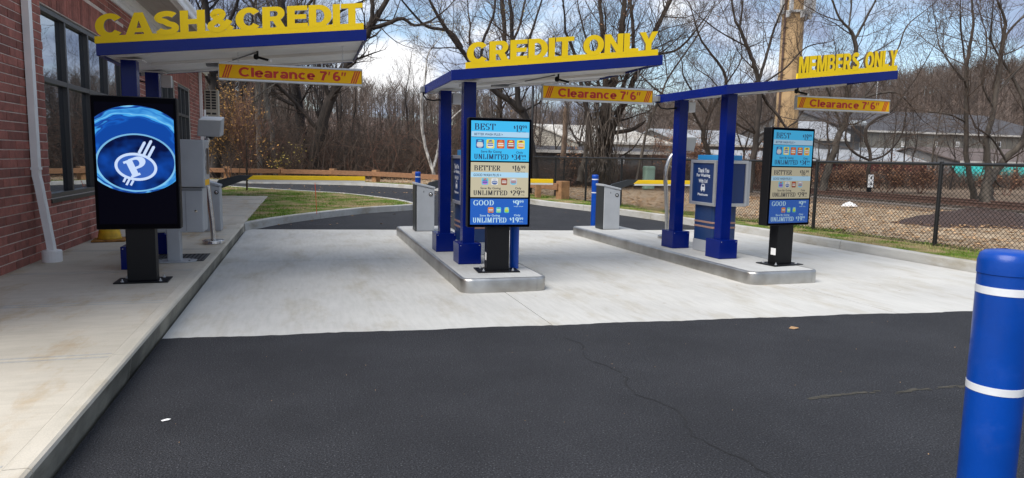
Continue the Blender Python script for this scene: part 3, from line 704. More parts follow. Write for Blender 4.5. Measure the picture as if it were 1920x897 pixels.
for r_ in range(-1, rows+1):
    z0 = .16 + r_*.1016 + .006; z1 = z0 + .0895
    if z1 > ZT: z1 = ZT
    if z1 - z0 < .02: continue
    spans = [(Y0, Y1)]
    for (ha, hb, hc, hd) in holes + sold:
        if z1 > hc+.002 and z0 < hd-.002:
            ns_ = []
            for (a, c) in spans:
                if hb <= a or ha >= c: ns_.append((a, c)); continue
                if ha > a: ns_.append((a, ha))
                if hb < c: ns_.append((hb, c))
            spans = ns_
    y = Y0 - (.2 if r_ % 2 else 0)
    while y < Y1:
        ya, yb = y + .005, y + .395
        for (a, c) in spans:
            p, q = max(ya+.0015, a+.002), min(yb-.0015, c-.002)
            if q - p > .03: bricks.append((p, q, z0, z1))
        y += .4
for (a, c, d, e_) in sold:
    y = a
    while y < c-.05: bricks.append((y+.005, y+.097, d+.005, e_)); y += .1016
inv = Matrix((VR, VU, VF))
def pix(p):
    c = inv @ (Vector(p) - Vector((0,0,CAMH)))
    return (CX + FOC*c.x/c.z, CY - FOC*c.y/c.z) if c.z > .1 else (-9999, 0)
vis = []; rest = []
for q in bricks:
    u, v = pix((BX, (q[0]+q[1])/2, (q[2]+q[3])/2)); d = (q[0]+q[1])/2
    (vis if (u > -25 and -20 < v < 900) else rest).append((d, q))
vis.sort(); near = vis[:300]; rest += vis[300:]
for d, q in near:
    link_mesh('brick', bme[rnd.randrange(4)], bld, (rnd.uniform(-.0025,.0015), (q[0]+q[1])/2-BY, (q[2]+q[3])/2), (0,rnd.uniform(-.004,.004),rnd.uniform(-.003,.003)), (1, q[1]-q[0], q[3]-q[2]))
b = MB()
for d, q in rest:
    base = len(b.v); yc, zc = (q[0]+q[1])/2-BY, (q[2]+q[3])/2; o = rnd.uniform(-.0025,.0015)
    for x, y, z in bv: b.v.append((x+o, yc+y*(q[1]-q[0]), zc+z*(q[3]-q[2])))
    for f in bf: b.f.append(tuple(base+i for i in f)); b.m.append(0)
b.build('brickwork', M['brick'], bld, kind='stuff')
def window(h, mull, trans, fw=.06, blinds=False):
    ya, yb, za, zb = h; ya -= BY; yb -= BY
    b = MB()
    b.box(-.16,-.03, ya, ya+fw, za, zb); b.box(-.16,-.03, yb-fw, yb, za, zb)
    b.box(-.16,-.032, ya+fw, yb-fw, zb-fw*1.2, zb); b.box(-.16,-.032, ya+fw, yb-fw, za, za+fw)
    w = b.build('window', M['framelight'], bld, bevel=.004)
    s = MB(); s.box(-.16,.012, ya-.01, yb+.01, za-.055, za-.002); s.build('sill', M['frame'], w, bevel=.004)
    ys = [ya+fw] + [m-BY for m in mull] + [yb-fw]
    for m_ in mull: q = MB(); q.box(-.16,-.034, m_-BY-.03, m_-BY+.03, za+fw, zb-fw*1.2); q.build('mullion', M['framelight'], w, bevel=.004)
    zs = [za+fw] + trans + [zb-fw*1.2]
    for i in range(len(ys)-1):
        a_ = ys[i] + (.03 if i else 0); c_ = ys[i+1] - (.03 if i < len(ys)-2 else 0)
        for t in trans: q = MB(); q.box(-.155,-.036, a_, c_, t-.033, t+.033); q.build('transom', M['framelight'], w, bevel=.003)
        for j in range(len(zs)-1):
            z_a = zs[j] + (.033 if j else 0); z_b = zs[j+1] - (.033 if j < len(zs)-2 else 0)
            q = MB(); q.box(-.098,-.092, a_, c_, z_a, z_b); q.build('pane', M['glass'], w)
    return w
window(holes[0], [11.03, 12.08, 13.12], [2.365])
window(holes[1], [17.7, 18.4], [2.45]); window(holes[2], [20.25, 20.9], [2.45])
# cornice, soffit, gutter
L0, L1 = Y0-BY-1, Y1-BY+.35
def px_profile(name, prof, m, y0=L0, y1=L1, parent=bld):
    b = MB(); n = len(prof)
    for y in (y0, y1):
        for x, z in prof: b.v.append((x, y, z))
    for j in range(n): b.f.append((j, (j+1) % n, n+(j+1) % n, n+j)); b.m.append(0)
    b.f.append(tuple(reversed(range(n)))); b.m.append(0); b.f.append(tuple(range(n, 2*n))); b.m.append(0)
    return b.build(name, m, parent)
px_profile('cornice', [(-.02,3.965),(.035,3.965),(.035,4.03),(.05,4.035),(.05,4.10),(.085,4.12),(.12,4.17),(.125,4.24),(-.02,4.24)], M['white'])
b = MB(); y = L0
while y < L1: b.box(.05,.085, y, y+.035, 4.045, 4.095); y += .07
b.build('dentils', M['white'], bld, kind='stuff')
for k in range(6): px_profile('soffit_strip', [(.125+k*.112,4.238),(.125+k*.112+.106,4.238),(.125+k*.112+.106,4.25),(.125+k*.112,4.25)], M['soffit'])
px_profile('soffit_backing', [(.12,4.243),(.80,4.243),(.80,4.26),(.12,4.26)], M['soffit'])
px_profile('gutter', [(.77,4.235),(.86,4.235),(.875,4.27),(.875,4.36),(.90,4.41),(.90,4.47),(.885,4.47),(.77,4.44)], M['white'])
px_profile('fascia', [(.745,4.22),(.768,4.22),(.768,4.46),(.745,4.46)], M['white'])
px_profile('roof', [(.80,4.47),(-6,5.3),(-12.5,4.47),(-12.5,4.40),(-6,5.2),(.78,4.44)], M['roofd'])
def downspout(y, label=None):
    root = MB(); w = .05
    # corrugated box pipe bowed out above its boot
    path = [(.045,4.3),(.045,1.18),(.06,1.10),(.15,.36),(.155,.30)]
    prof = []
    for i in range(5): prof += [(-w+i*w*.5-.004, .036), (-w+i*w*.5+.004, .030)] if 0 < i < 4 else [(-w+i*w*.5, .036)]
    ring = [(-w,-.036)] + [(-w,.036)] + [(-.031,.036),(-.026,.029),(-.021,.036),(-.005,.036),(0,.029),(.005,.036),(.021,.036),(.026,.029),(.031,.036)] + [(w,.036),(w,-.036)]
    n = len(ring); dy = [0,0,.0,.05,.055]
    for (x, z), d_ in zip(path, dy):
        for (a, c) in ring: root.v.append((x + c, y-BY + a + d_*0, z))
    for i in range(len(path)-1):
        for j in range(n): root.f.append((i*n+j, i*n+(j+1)%n, (i+1)*n+(j+1)%n, (i+1)*n+j)); root.m.append(0)
    ds = root.build('downspout', M['white'], bld)
    q = MB(); q.lathe([(.10,.155),(.105,.16),(.105,.29),(.098,.297),(.05,.30)], .155, y-BY, 20); q.build('boot', M['white'], ds, smooth=False)
    for z in (3.2, 1.25): q = MB(); q.box(.0,.09, y-BY-.056, y-BY+.056, z, z+.03); q.build('strap', M['white'], ds)
downspout(9.42); downspout(23.35)
# small outdoor unit near the far corner, on brackets
u = thing('air_conditioner', 'small beige outdoor air conditioner unit mounted high past the brick building corner', 'air conditioner', (-2.86, 24.35, 2.62))
bx('casing', (-.20,.22,0,.30,0,.84), M['wallc'], u, .01)
for r_ in range(9):
    if r_ in (1,): continue
    for c in range(2): bx('grille_slot', (-.15+c*.17,-.02+c*.17,-.004,.01,.06+r_*.085,.12+r_*.085), M['dglass'], u, 0)
bx('bracket', (-.24,.2,.05,.09,-.05,-.005), M['frame'], u)
q = MB(); q.tube([(-.19,-.1,.2),(-.19,-.12,-.1),(-.19,-.12,-.9),(-.19,-.1,-1.2)], .045, 8); q.build('pipe_cover', M['white'], u)
q = MB(); q.tube([(-.19,-.12,.0),(-.10,-.13,.02),(-.10,-.13,-.12)], .02, 6); q.build('pipe', M['white'], u)

# cone by the wall
c = thing('traffic_cone', 'faded yellow traffic cone on a worn brown base beside the brick wall', 'cone', (-2.80, 11.5, .16), rz=R(8))
q = MB(); q.box(-.22,.22,-.22,.22,0,.03); q.build('base', M['conebase'], c, bevel=.01)
q = MB(); q.lathe([(.165,.03),(.155,.05),(.148,.10),(.04,.62),(.035,.64),(.0,.645)], 0, 0, 24); q.build('body', M['cone'], c, smooth=True)
for a in (0.6, 2.0, 3.3, 5.1): q = MB(); q.lathe([(.008,0),(.006,.006),(0,.007)], 0,0,8); o = q.build('rivet', M['cone'], c); o.location = (.152*math.cos(a-2), .152*math.sin(a-2), .08)
# drain grate
g = thing('drain_grate', 'black iron drain grate set in the sidewalk behind the kiosk post', 'grate', (-1.52, 9.5, .159))
bx('grate_frame', (-.30,.30,-.32,-.29,0,.008), M['grate'], g, 0); bx('grate_frame', (-.30,.30,.29,.32,0,.008), M['grate'], g, 0)
bx('grate_frame', (-.30,-.27,-.29,.29,0,.008), M['grate'], g, 0); bx('grate_frame', (.27,.30,-.29,.29,0,.008), M['grate'], g, 0)
bx('grate_bed', (-.27,.27,-.29,.29,.0005,.002), M['crack'], g, 0)
for i in range(11): bx('slat', (-.26+i*.049,-.236+i*.049,-.289,.289,.001,.0075), M['grate'], g, 0)
# ================================================================== CANOPIES
SLOPE = .121
def canopy(x0, y0, z0, W_, D_, text, lx0, lx1, words_gap, label, cols, rz=0.0):
    root = thing('lane_canopy', label, 'canopy', (x0, y0, z0), rz)
    H_ = .122; S = SLOPE; f = .02
    def sh(name, dims, m, bev=.003, parent=root):
        b = MB(); b.box(*dims, 0, S); return b.build(name, m, parent, bev)
    sh('fascia', (0, W_, 0, f, 0, H_), M['blue']); sh('fascia', (0, W_, D_-f, D_, 0, H_), M['blue'])
    sh('fascia', (0, f, f+.001, D_-f-.001, .001, H_-.001), M['blue']); sh('fascia', (W_-f, W_, f+.001, D_-f-.001, .001, H_-.001), M['blue'])
    sh('roof_skin', (f+.001, W_-f-.001, f+.001, D_-f-.001, H_-.02, H_-.004), M['white'], 0)
    n = 5; w = (D_-2*f-.02)/n
    for i in range(n):
        sh('soffit_panel', (f+.002, W_-f-.002, f+.01+i*w+.006, f+.01+(i+1)*w-.006, .030, .045), M['under'], .004)
    sh('soffit_beam', (f+.3, W_-f-.02, D_*.50, D_*.50+.09, -.005, .029), M['under'])
    sh('soffit_beam', (f+.003, W_-f-.003, f+.002, f+.055, .004, .0285), M['under']); sh('soffit_beam', (f+.003, W_-f-.003, D_-f-.055, D_-f-.002, .004, .0285), M['under'])
    # columns
    gz = .16 - z0
    for (cx, cy) in cols:
        top = .028 + S*(cx-.085)
        c = MB(); c.box(cx-.078, cx+.078, cy-.078, cy+.078, gz+.20, top)
        col = c.build('column', M['blue'], root, .006)
        q = MB(); q.box(cx-.145, cx+.145, cy-.165, cy+.165, gz+.001, gz+.26); q.build('column_base', M['blue'], col, .004)
        for sx in (-1, 1): q = MB(); q.lathe([(.006,0),(.005,.003),(0,.004)],0,0,8); o = q.build('bolt', M['alu'], col); o.location = (cx+sx*.12, cy-.165, gz+.235); o.rotation_euler.x = R(90)
        q = MB(); q.box(cx-.15, cx+.15, cy-.12, cy+.12, top-.012, top-.003, 0, 0); q.build('cap_plate', M['under'], col)
    # name lettering
    lt = .072
    b = MB(); zt = H_ + .0015
    b.box(lx0, lx1, .002, .030, zt, zt+lt, 0, S); sign = b.build('name_sign', M['yellow'], root)
    ws = []; 
    for ch in text: ws.append(words_gap if ch == ' ' else block(ch)[0])
    gap = .035 if len(text) < 12 else .05; tot = sum(ws) + gap*(len(text)-1); k = (lx1-lx0-.02)/tot; cur = lx0+.01; lh = .24
    for ch, w_ in zip(text, ws):
        if ch != ' ':
            m = letter_mesh(ch, w_*k, lh, .036, S); o = m.build('letter', [M['yellow'], M['lside']], sign); o.location = (cur, .0015, zt+lt-.02 + S*cur)
        cur += (w_+gap)*k
    # junction box, cable, camera, rods
    cx, cy = cols[1]
    bx('junction_box', (cx+.10, cx+.22, cy-.05, cy+.06, -.17+S*cx, -.02+S*cx), M['alu'], root, .006)
    bx('junction_box', (-.052, -.004, D_-.16, D_-.02, .02, .10), M['greyd'], root, .006)
    q = MB(); q.tube([(-.02,D_-.1,.02),(-.015,D_-.12,-.03),(.03,D_-.12,-.075),(.12,(cy+D_)/2,-.09),(cx-.08,cy,-.085)], .011, 8); q.build('cable', M['black'], root, smooth=True)
    cxm = W_*.56
    cm = MB(); cm.tube([(cxm,.55,.03+S*cxm),(cxm,.55,-.03+S*cxm)], .012, 8); cm.tube([(cxm-.02,.56,-.035+S*cxm),(cxm+.13,.50,-.075+S*cxm)], .014, 8); cm.lathe([(0,-.07+S*cxm),(.026,-.06+S*cxm),(.03,-.035+S*cxm),(.026,-.01+S*cxm),(0,0+S*cxm)], cxm-.015, .56, 12)
    cam_ = cm.build('camera', M['black'], root, smooth=True)
    q = MB(); q.tube([(cxm+.13,.50,-.075+S*cxm),(cxm+.155,.49,-.082+S*cxm)], .018, 10); q.build('camera_lens', M['print'], cam_)
    q = MB(); q.tube([(cxm-.02,.62,.02+S*cxm),(cxm-.55,1.3,-.02+S*(cxm-.5))], .008, 6); q.build('rod', M['greyd'], root)
    bx('light_box', (W_*.32, W_*.32+.22, 1.35, 1.5, -.005+S*W_*.34, .028+S*W_*.34), M['greyd'], root, .004)
    return root
c1 = canopy(-2.05, 8.25, 2.46, 2.74, 1.98, 'CASH&CREDIT', -.01, 2.71, .3, 'blue lane canopy carrying tall yellow CASH&CREDIT letters, nearest the brick building', [(.19,.55),(.19,1.78)])
c2 = canopy(1.63, 8.02, 2.365, 2.70, 1.98, 'CREDIT ONLY', .17, 2.63, .34, 'middle blue lane canopy carrying yellow CREDIT ONLY letters', [(.33,.53),(.26,1.70)])
c3 = canopy(5.31, 8.08, 2.375, 2.90, 1.80, 'MEMBERS ONLY', 1.13, 2.88, .5, 'blue lane canopy with small yellow MEMBERS ONLY letters, farthest right', [(.29,.33),(.27,1.48)], rz=R(2.5))

def clearance(x0, y0, zb, w, label, ctop, S_=SLOPE):
    root = thing('clearance_sign', label, 'sign', (x0, y0, zb)); h = .205
    bx('panel', (.004, w-.004, .012, .058, .02, h-.02), M['signyel'], root, 0)
    for (a, c) in ((0, .024), (h-.024, h)): bx('rail', (0, w, 0, .07, a, c), M['alu'], root, .004)
    bx('end_cap', (-.003, 0, .004, .066, .002, h-.002), M['alu'], root, 0); bx('end_cap', (w, w+.003, .004, .066, .002, h-.002), M['alu'], root, 0)
    b = MB(); put_sans(b, 'Clearance', w*.132, w*.662, .050, .156, .0105); b.build('lettering', M['red'], root)
    for ch_, xa, xb in (('7', .692, .748), ('6', .786, .842)): b = MB(); put_sans(b, ch_, w*xa, w*xb, .050, .156, .0105); b.build('lettering', M['red'], root)
    for x in (w*.758,w*.852,w*.872): b = MB(); b.face([(x-.007,.0105,.112),(x+.006,.0105,.112),(x+.020,.0105,.156),(x+.0,.0105,.156)]); b.build('foot_mark' if x < w*.8 else 'inch_mark', M['red'], root)
    for side in (0, 1):
        for k in range(3):
            s = MB()
            x = (w*.02 if not side else w*.915) + k*.026
            s.face([(x,.0104,.03),(x+.010,.0104,.03),(x+.060,.0104,h-.03),(x+.050,.0104,h-.03)], 0)
            s.face([(x+.010,.0104,.03),(x+.016,.0104,.03),(x+.066,.0104,h-.03),(x+.060,.0104,h-.03)], 1)
            s.build('slash_mark', [M['red'], M['orange']], root)
    for fx in (w*.13, w*.86):
        x = x0 + fx; top = ctop(x) - zb; zz = h; k = 0
        cb = MB()
        while zz < top:
            a = .034; m_ = .008
            pts = [(m_*math.cos(t*math.pi/4), zz+a/2+ (a/2)*math.sin(t*math.pi/4)) for t in range(9)]
            cb.tube([(fx+p[0], .035, p[1]) if k % 2 else (fx, .035+p[0], p[1]) for p in pts], .0022, 4, cap=False)
            zz += .027; k += 1
        cb.build('chain', M['alu'], root)
    return root
clearance(-.94, 8.78, 2.325, 1.62, 'yellow Clearance 7\u20326\u2033 sign hanging by chains from the CASH&CREDIT canopy', lambda x: 2.46+.03+SLOPE*(x+2.05))
clearance(2.95, 8.6, 2.245, 1.57, 'yellow Clearance 7\u20326\u2033 sign hanging by chains from the CREDIT ONLY canopy', lambda x: 2.365+.03+SLOPE*(x-1.63))
clearance(6.90, 8.68, 2.275, 1.68, 'yellow Clearance 7\u20326\u2033 sign hanging by chains from the MEMBERS ONLY canopy', lambda x: 2.375+.03+SLOPE*(x-5.31))

# ================================================================== MENU BOARDS
M['e_best'] = emis('screen_sky_blue', (0.035, 0.50, 0.90)); M['e_band'] = emis('screen_pale_band', (0.42, 0.66, 0.86)); M['e_tan'] = emis('screen_tan', (0.56, 0.51, 0.36))
M['e_good'] = emis('screen_royal_blue', (0.008, 0.11, 0.52)); M['e_navy'] = emis('screen_navy_text', (0.012, 0.03, 0.10)); M['e_txt'] = emis('screen_pale_text', (0.50, 0.74, 0.88))
M['e_dark'] = emis('screen_black_text', (0.015, 0.018, 0.03)); M['e_pale2'] = emis('screen_pale_blue', (0.42, 0.68, 0.88))
for n_, c_ in dict(i_blue=(.02,.10,.35), i_yel=(.80,.68,.05), i_red=(.55,.07,.02), i_or=(.75,.25,.03), i_wht=(.75,.75,.72), i_brn=(.30,.06,.02), i_pur=(.45,.18,.65), i_cy=(.10,.55,.75), i_grn=(.15,.55,.10), i_gry=(.50,.53,.60)).items(): M[n_] = emis('icon_' + n_, c_)
def stand(root, z0, h, w=.27, d=.15, pw=.50, pd=.34, m='black'):
    bx('post', (-w/2, w/2, -d/2, d/2, .012, h), M[m], root, .006)
    bp = bx('base_plate', (-pw/2, pw/2, -pd/2, pd/2, .001, .012), M[m], root, .002)
    for sx in (-1, 1):
        for sy in (-1, 1):
            q = MB(); q.lathe([(.016,.012),(.016,.022),(.007,.023),(.006,.04),(0,.041)], 0, 0, 8); o = q.build('bolt', M['alu'], bp); o.location = (sx*(w/2+.04), sy*(d/2+.035), 0)
def dimmed(m, k):
    q = m.copy(); q.node_tree.nodes['Principled BSDF'].inputs['Emission Strength'].default_value *= k; return q
def menu_board(x, y, rz, label, k=1.0, sticker=True):
    M = {a: (dimmed(c, k) if k != 1.0 and (a[:2] in ('e_', 'i_')) else c) for a, c in globals()['M'].items()}
    root = thing('menu_board', label, 'menu display', (x, y, .16), rz)
    stand(root, 0, .56)
    W_, H_, zb = .745, 1.26, .525
    bx('housing', (-W_/2, W_/2, -.10, .045, zb, zb+H_), M['black'], root, .012)
    bx('bezel', (-W_/2+.008, W_/2-.008, -.1035, -.099, zb+.008, zb+H_-.008), M['scrblk'], root, 0)
    sw_, sh_ = .685, 1.195; ox, oz = -sw_/2, zb+(H_-sh_)/2; y0 = -.105
    X = lambda v: ox + (v-95)/410*sw_
    Z = lambda v: oz + sh_ - (v-97)/733*sh_
    def panel(ya, yb, m): b = MB(); b.box(X(96), X(504), y0, y0+.001, Z(yb), Z(ya)); return b.build('price_panel', M[m], root)
    def rect(par, name, a, c, d, e_, m, dy=.0006): b = MB(); b.face([(X(a),y0-dy,Z(e_)),(X(c),y0-dy,Z(e_)),(X(c),y0-dy,Z(d)),(X(a),y0-dy,Z(d))]); return b.build(name, M[m], par)
    def icon(par, a, c, d, e_, cols):
        b = MB(); pts = rrect(X(a)+.004, X(c)-.004, Z(e_)+.004, Z(d)-.004, .012); b.face([(p[0], y0-.0012, p[1]) for p in pts], 0)
        cx, cz, w_, h_ = (X(a)+X(c))/2, (Z(d)+Z(e_))/2, X(c)-X(a), Z(d)-Z(e_)
        b.face([(cx+w_*.40*math.cos(t*.6283), y0-.0016, cz-h_*.12+h_*.30*math.sin(t*.6283)) for t in range(10)], 1)
        for q, (za, zb_) in enumerate(((.02,.14),(-.2,-.08))): b.face([(cx-w_*.34,y0-.002,cz+h_*za),(cx+w_*.34,y0-.002,cz+h_*za),(cx+w_*(.30+.03*q),y0-.002,cz+h_*zb_),(cx-w_*.30,y0-.002,cz+h_*zb_)], 2)
        b.face([(cx-w_*.25,y0-.0018,cz+h_*.22),(cx+w_*.28,y0-.0018,cz+h_*.26),(cx+w_*.1,y0-.0018,cz+h_*.42),(cx-w_*.2,y0-.0018,cz+h_*.36)], 3)
        return b.build('icon', [M['i_'+k] for k in cols], par)
    def letters(par, items, m):
        for (kind, s, a, c, d, e_) in items:
            b = MB()
            if kind == 's': put_serif(b, s, X(a), X(c), Z(e_), Z(d), y0-.0015, 0, thick=.20, thin=.05)
            else: put_text(b, s, X(a), X(c), Z(e_), Z(d), y0-.0015, 0, .014)
            b.build('lettering', M[m], par)
    p = panel(99, 378, 'e_best'); rect(p, 'stripe', 98, 502, 173, 210, 'e_band'); rect(p, 'stripe', 98, 502, 210.5, 214, 'e_navy')
    letters(p, [('s','BEST',118,262,118,162),('s','$',392,405,128,150),('s','19',409,450,124,166),('s','99',453,485,124,146),('t','Single Wash',414,480,167,175),('t','BETTER WASH PLUS >',118,316,184,201),('t','Save By Going',165,310,304,325),('t','Only',413,462,307,328),('s','UNLIMITED',117,358,330,366),('s','$',381,395,332,352),('s','34',397,447,330,368),('s','99',451,482,332,350),('t','/mo',455,482,358,366)], 'e_navy')
    for (a, c, cols) in ((127,187,('blue','gry','wht','cy')),(200,260,('yel','wht','blue','blue')),(273,332,('red','or','wht','or')),(345,403,('red','brn','wht','yel')),(415,475,('yel','or','wht','brn'))): icon(p, a, c, 226, 292, cols)
    p = panel(388, 634, 'e_tan'); rect(p, 'stripe', 97, 502, 457, 493, 'e_pale2')
    letters(p, [('s','BETTER',118,303,410,446),('s','$',388,400,410,432),('s','16',402,445,407,447),('s','99',449,480,408,430),('t','Single Wash',410,478,450,458),('t','GOOD WASH PLUS >',115,310,468,486),('t','Save By Going',165,308,562,582),('t','Only',410,455,561,582),('s','UNLIMITED',115,355,586,620),('s','$',378,391,586,606),('s','29',393,445,584,622),('s','99',449,477,586,604),('t','/mo',452,478,612,620)], 'e_dark')
    for (a, c, cols) in ((170,222,('cy','pur','blue','red')),(238,290,('wht','blue','gry','gry')),(307,355,('brn','brn','wht','red')),(370,425,('gry','cy','red','wht'))): icon(p, a, c, 497, 549, cols)
    p = panel(645, 829, 'e_good')
    letters(p, [('s','GOOD',117,260,656,692),('s','$',397,408,656,676),('s','9',411,440,655,692),('s','99',442,472,656,674),('t','Single Wash',405,470,696,704),('t','Save By Going',163,305,757,776),('t','Only',406,452,755,774),('s','UNLIMITED',113,352,780,815),('s','$',376,389,781,800),('s','19',392,440,778,815),('s','99',443,471,779,798),('t','/mo',444,472,806,813)], 'e_txt')
    for (a, c, cols) in ((217,262,('or','brn','wht','or')),(275,315,('cy','grn','wht','grn')),(333,372,('cy','grn','yel','yel'))): icon(p, a, c, 703, 748, cols)
    if sticker:
        st = bx('sticker', (-.1355,-.1345,-.055,.03,.13,.22), M['paper'], root, 0)
    return root
menu_board(2.165, 7.87, R(-4), 'black menu board showing BEST BETTER GOOD prices at the front of the middle island')
menu_board(6.02, 7.72, R(8), 'black menu board showing BEST BETTER GOOD prices at the front of the right island', .62)

# big logo display on the sidewalk
lg = thing('logo_display', 'tall black display with a glowing blue round P logo on the sidewalk', 'display', (-1.62, 7.86, .16), R(1))
stand(lg, 0, .58, w=.27, d=.15, pw=.50, pd=.32)
bx('housing', (-.385,.385,-.10,.045,.545,1.87), M['black'], lg, .012)
bx('bezel', (-.375,.375,-.1035,-.099,.555,1.86), M['scrblk'], lg, 0)
m = bpy.data.materials.new('lens_picture'); m.use_nodes = True; t = m.node_tree; b = t.nodes['Principled BSDF']
b.inputs['Base Color'].default_value = (.001,.001,.002,1); b.inputs['Roughness'].default_value = .25; b.inputs['Specular IOR Level'].default_value = .03
tcn = nd(t, 'ShaderNodeTexCoord'); mpn = nd(t, 'ShaderNodeMapping'); mpn.inputs['Location'].default_value = (0, 0, 0)
nz = nd(t, 'ShaderNodeTexNoise'); nz.inputs['Scale'].default_value = 2.2; nz.inputs['Detail'].default_value = 2
sep = nd(t, 'ShaderNodeSeparateXYZ'); t.links.new(tcn.outputs['Object'], sep.inputs[0])
def mth(op, a, c=None):
    n = nd(t, 'ShaderNodeMath', operation=op)
    for i, v in enumerate((a, c)):
        if v is None: continue
        if isinstance(v, (int, float)): n.inputs[i].default_value = v
        else: t.links.new(v, n.inputs[i])
    return n.outputs[0]
def ell(cx, cz, rx, rz_): return mth('SQRT', mth('ADD', mth('POWER', mth('DIVIDE', mth('SUBTRACT', sep.outputs['X'], cx), rx), 2), mth('POWER', mth('DIVIDE', mth('SUBTRACT', sep.outputs['Z'], cz), rz_), 2)))
# swept coordinate: ring radius + angle noise gives streaks that follow the ring
ang = mth('ARCTAN2', mth('SUBTRACT', sep.outputs['Z'], 1.24), mth('SUBTRACT', sep.outputs['X'], 0))
ro = ell(0.0, 1.345, .50, .435); ri = ell(0.0, 1.215, .345, .275)
comb = nd(t, 'ShaderNodeCombineXYZ'); t.links.new(mth('MULTIPLY', ri, 2.0), comb.inputs[0]); t.links.new(mth('MULTIPLY', ang, .9), comb.inputs[1])
t.links.new(comb.outputs[0], nz.inputs['Vector'])
nz.inputs['Scale'].default_value = 1.6; nz.inputs['Detail'].default_value = 2.5
band = mth('ADD', mth('MULTIPLY', mth('SUBTRACT', ro, .70), 2.2), mth('MULTIPLY', mth('SUBTRACT', nz.outputs['Fac'], .5), 1.1))
cr = nd(t, 'ShaderNodeValToRGB'); el = cr.color_ramp.elements; el[0].position = 0; el[0].color = (.006,.07,.40,1); el[1].position = 1; el[1].color = (.04,.30,.72,1)
for ps, cl in ((.10,(.01,.13,.60,1)),(.17,(.01,.06,.36,1)),(.22,(.05,.38,.92,1)),(.30,(.10,.50,1,1)),(.33,(.30,.72,1,1)),(.36,(.10,.46,.95,1)),(.46,(.03,.24,.70,1)),(.54,(.08,.44,.92,1)),(.60,(.015,.10,.45,1)),(.64,(.008,.045,.28,1)),(.72,(.02,.14,.55,1)),(.76,(.14,.52,.95,1)),(.84,(.30,.70,1,1)),(.92,(.06,.33,.82,1))): x = el.new(ps); x.color = cl
t.links.new(band, cr.inputs[0])
nz2 = nd(t, 'ShaderNodeTexNoise'); nz2.inputs['Scale'].default_value = 5; t.links.new(tcn.outputs['Object'], nz2.inputs['Vector'])
cr2_ = nd(t, 'ShaderNodeValToRGB'); el = cr2_.color_ramp.elements; el[0].position = .42; el[0].color = (.002,.006,.05,1); el[1].position = .72; el[1].color = (.006,.07,.42,1)
t.links.new(nz2.outputs['Fac'], cr2_.inputs[0])
def lt(a, c): return mth('LESS_THAN', a, c)
m1 = nd(t, 'ShaderNodeMix', data_type='RGBA'); t.links.new(lt(ri, 1.0), m1.inputs['Factor']); t.links.new(cr.outputs[0], m1.inputs['A']); t.links.new(cr2_.outputs[0], m1.inputs['B'])
rim = mth('MULTIPLY', mth('GREATER_THAN', ri, 1.0), lt(ri, 1.055)); m2 = nd(t, 'ShaderNodeMix', data_type='RGBA'); t.links.new(mth('MULTIPLY', rim, .75), m2.inputs['Factor']); t.links.new(m1.outputs['Result'], m2.inputs['A']); m2.inputs['B'].default_value = (.28,.68,1,1)
m3 = nd(t, 'ShaderNodeMix', data_type='RGBA'); t.links.new(lt(ro, 1.0), m3.inputs['Factor']); m3.inputs['A'].default_value = (0.001,.001,.004,1); t.links.new(m2.outputs['Result'], m3.inputs['B'])
t.links.new(m3.outputs['Result'], b.inputs['Emission Color']); b.inputs['Emission Strength'].default_value = 0.39
sc1 = MB(); sc1.box(-.352,.352,-.105,-.104,.60,1.805); scr = sc1.build('screen', m, lg)
M['e_logo'] = emis('logo_pale_blue', (.60,.74,1)); M['e_ldisc'] = emis('logo_disc_blue', (.02,.11,.50)); M['e_bar'] = emis('logo_bar', (.24,.55,.86))
cxl, czl = -.005, 1.175
def rot(px_, pz_, a=R(-27)): return cxl + px_*math.cos(a) - pz_*math.sin(a), czl + px_*math.sin(a) + pz_*math.cos(a)
def ringmesh(rx, rz_, w, y, m, name, a=R(-8)):
    b = MB(); n = 48
    for i in range(n):
        q = []
        for (k, s_) in ((i,1),(i+1,1),(i+1,0),(i,0)):
            ang_ = 2*math.pi*k/n; X_ = (rx+w*s_)*math.cos(ang_); Z_ = (rz_+w*s_)*math.sin(ang_); xx, zz = rot(X_, Z_, a); q.append((xx, y, zz))
        b.face(q)
    return b.build(name, m, scr)
b = MB(); b.face([(*(lambda p: (p[0], -.1058, p[1]))(rot(.168*math.cos(t_*.2094), .114*math.sin(t_*.2094), R(-8))),) for t_ in range(30)]); b.build('logo_disc', M['e_ldisc'], scr)
ringmesh(.166, .112, .026, -.1064, M['e_logo'], 'logo_ring')
b = MB()
for (x_, l0, l1) in ((-.034,.135,.255),(.012,.14,.295),(.058,.135,.255)):
    pts = [rot(x_-.013, l0), rot(x_+.013, l0), rot(x_+.013, l1), rot(x_, l1+.012), rot(x_-.013, l1)]; b.face([(p[0],-.1067,p[1]) for p in pts])
for (x_, l0, l1) in ((-.036,-.19,-.135),(0,-.205,-.135),(.036,-.19,-.135)):
    pts = [rot(x_-.010, l0), rot(x_+.010, l0), rot(x_+.010, l1), rot(x_-.010, l1)]; b.face([(p[0],-.1067,p[1]) for p in pts])
b.build('logo_bar', M['e_logo'], scr)
b = MB(); put_serif(b, 'P', -.088, .088, -.088, .088, 0, thick=.28, thin=.13, fn=lambda X_, Z_: (lambda p: (p[0], -.1070, p[1]))(rot(X_, Z_, R(22)))); b.build('lettering', M['e_logo'], scr)

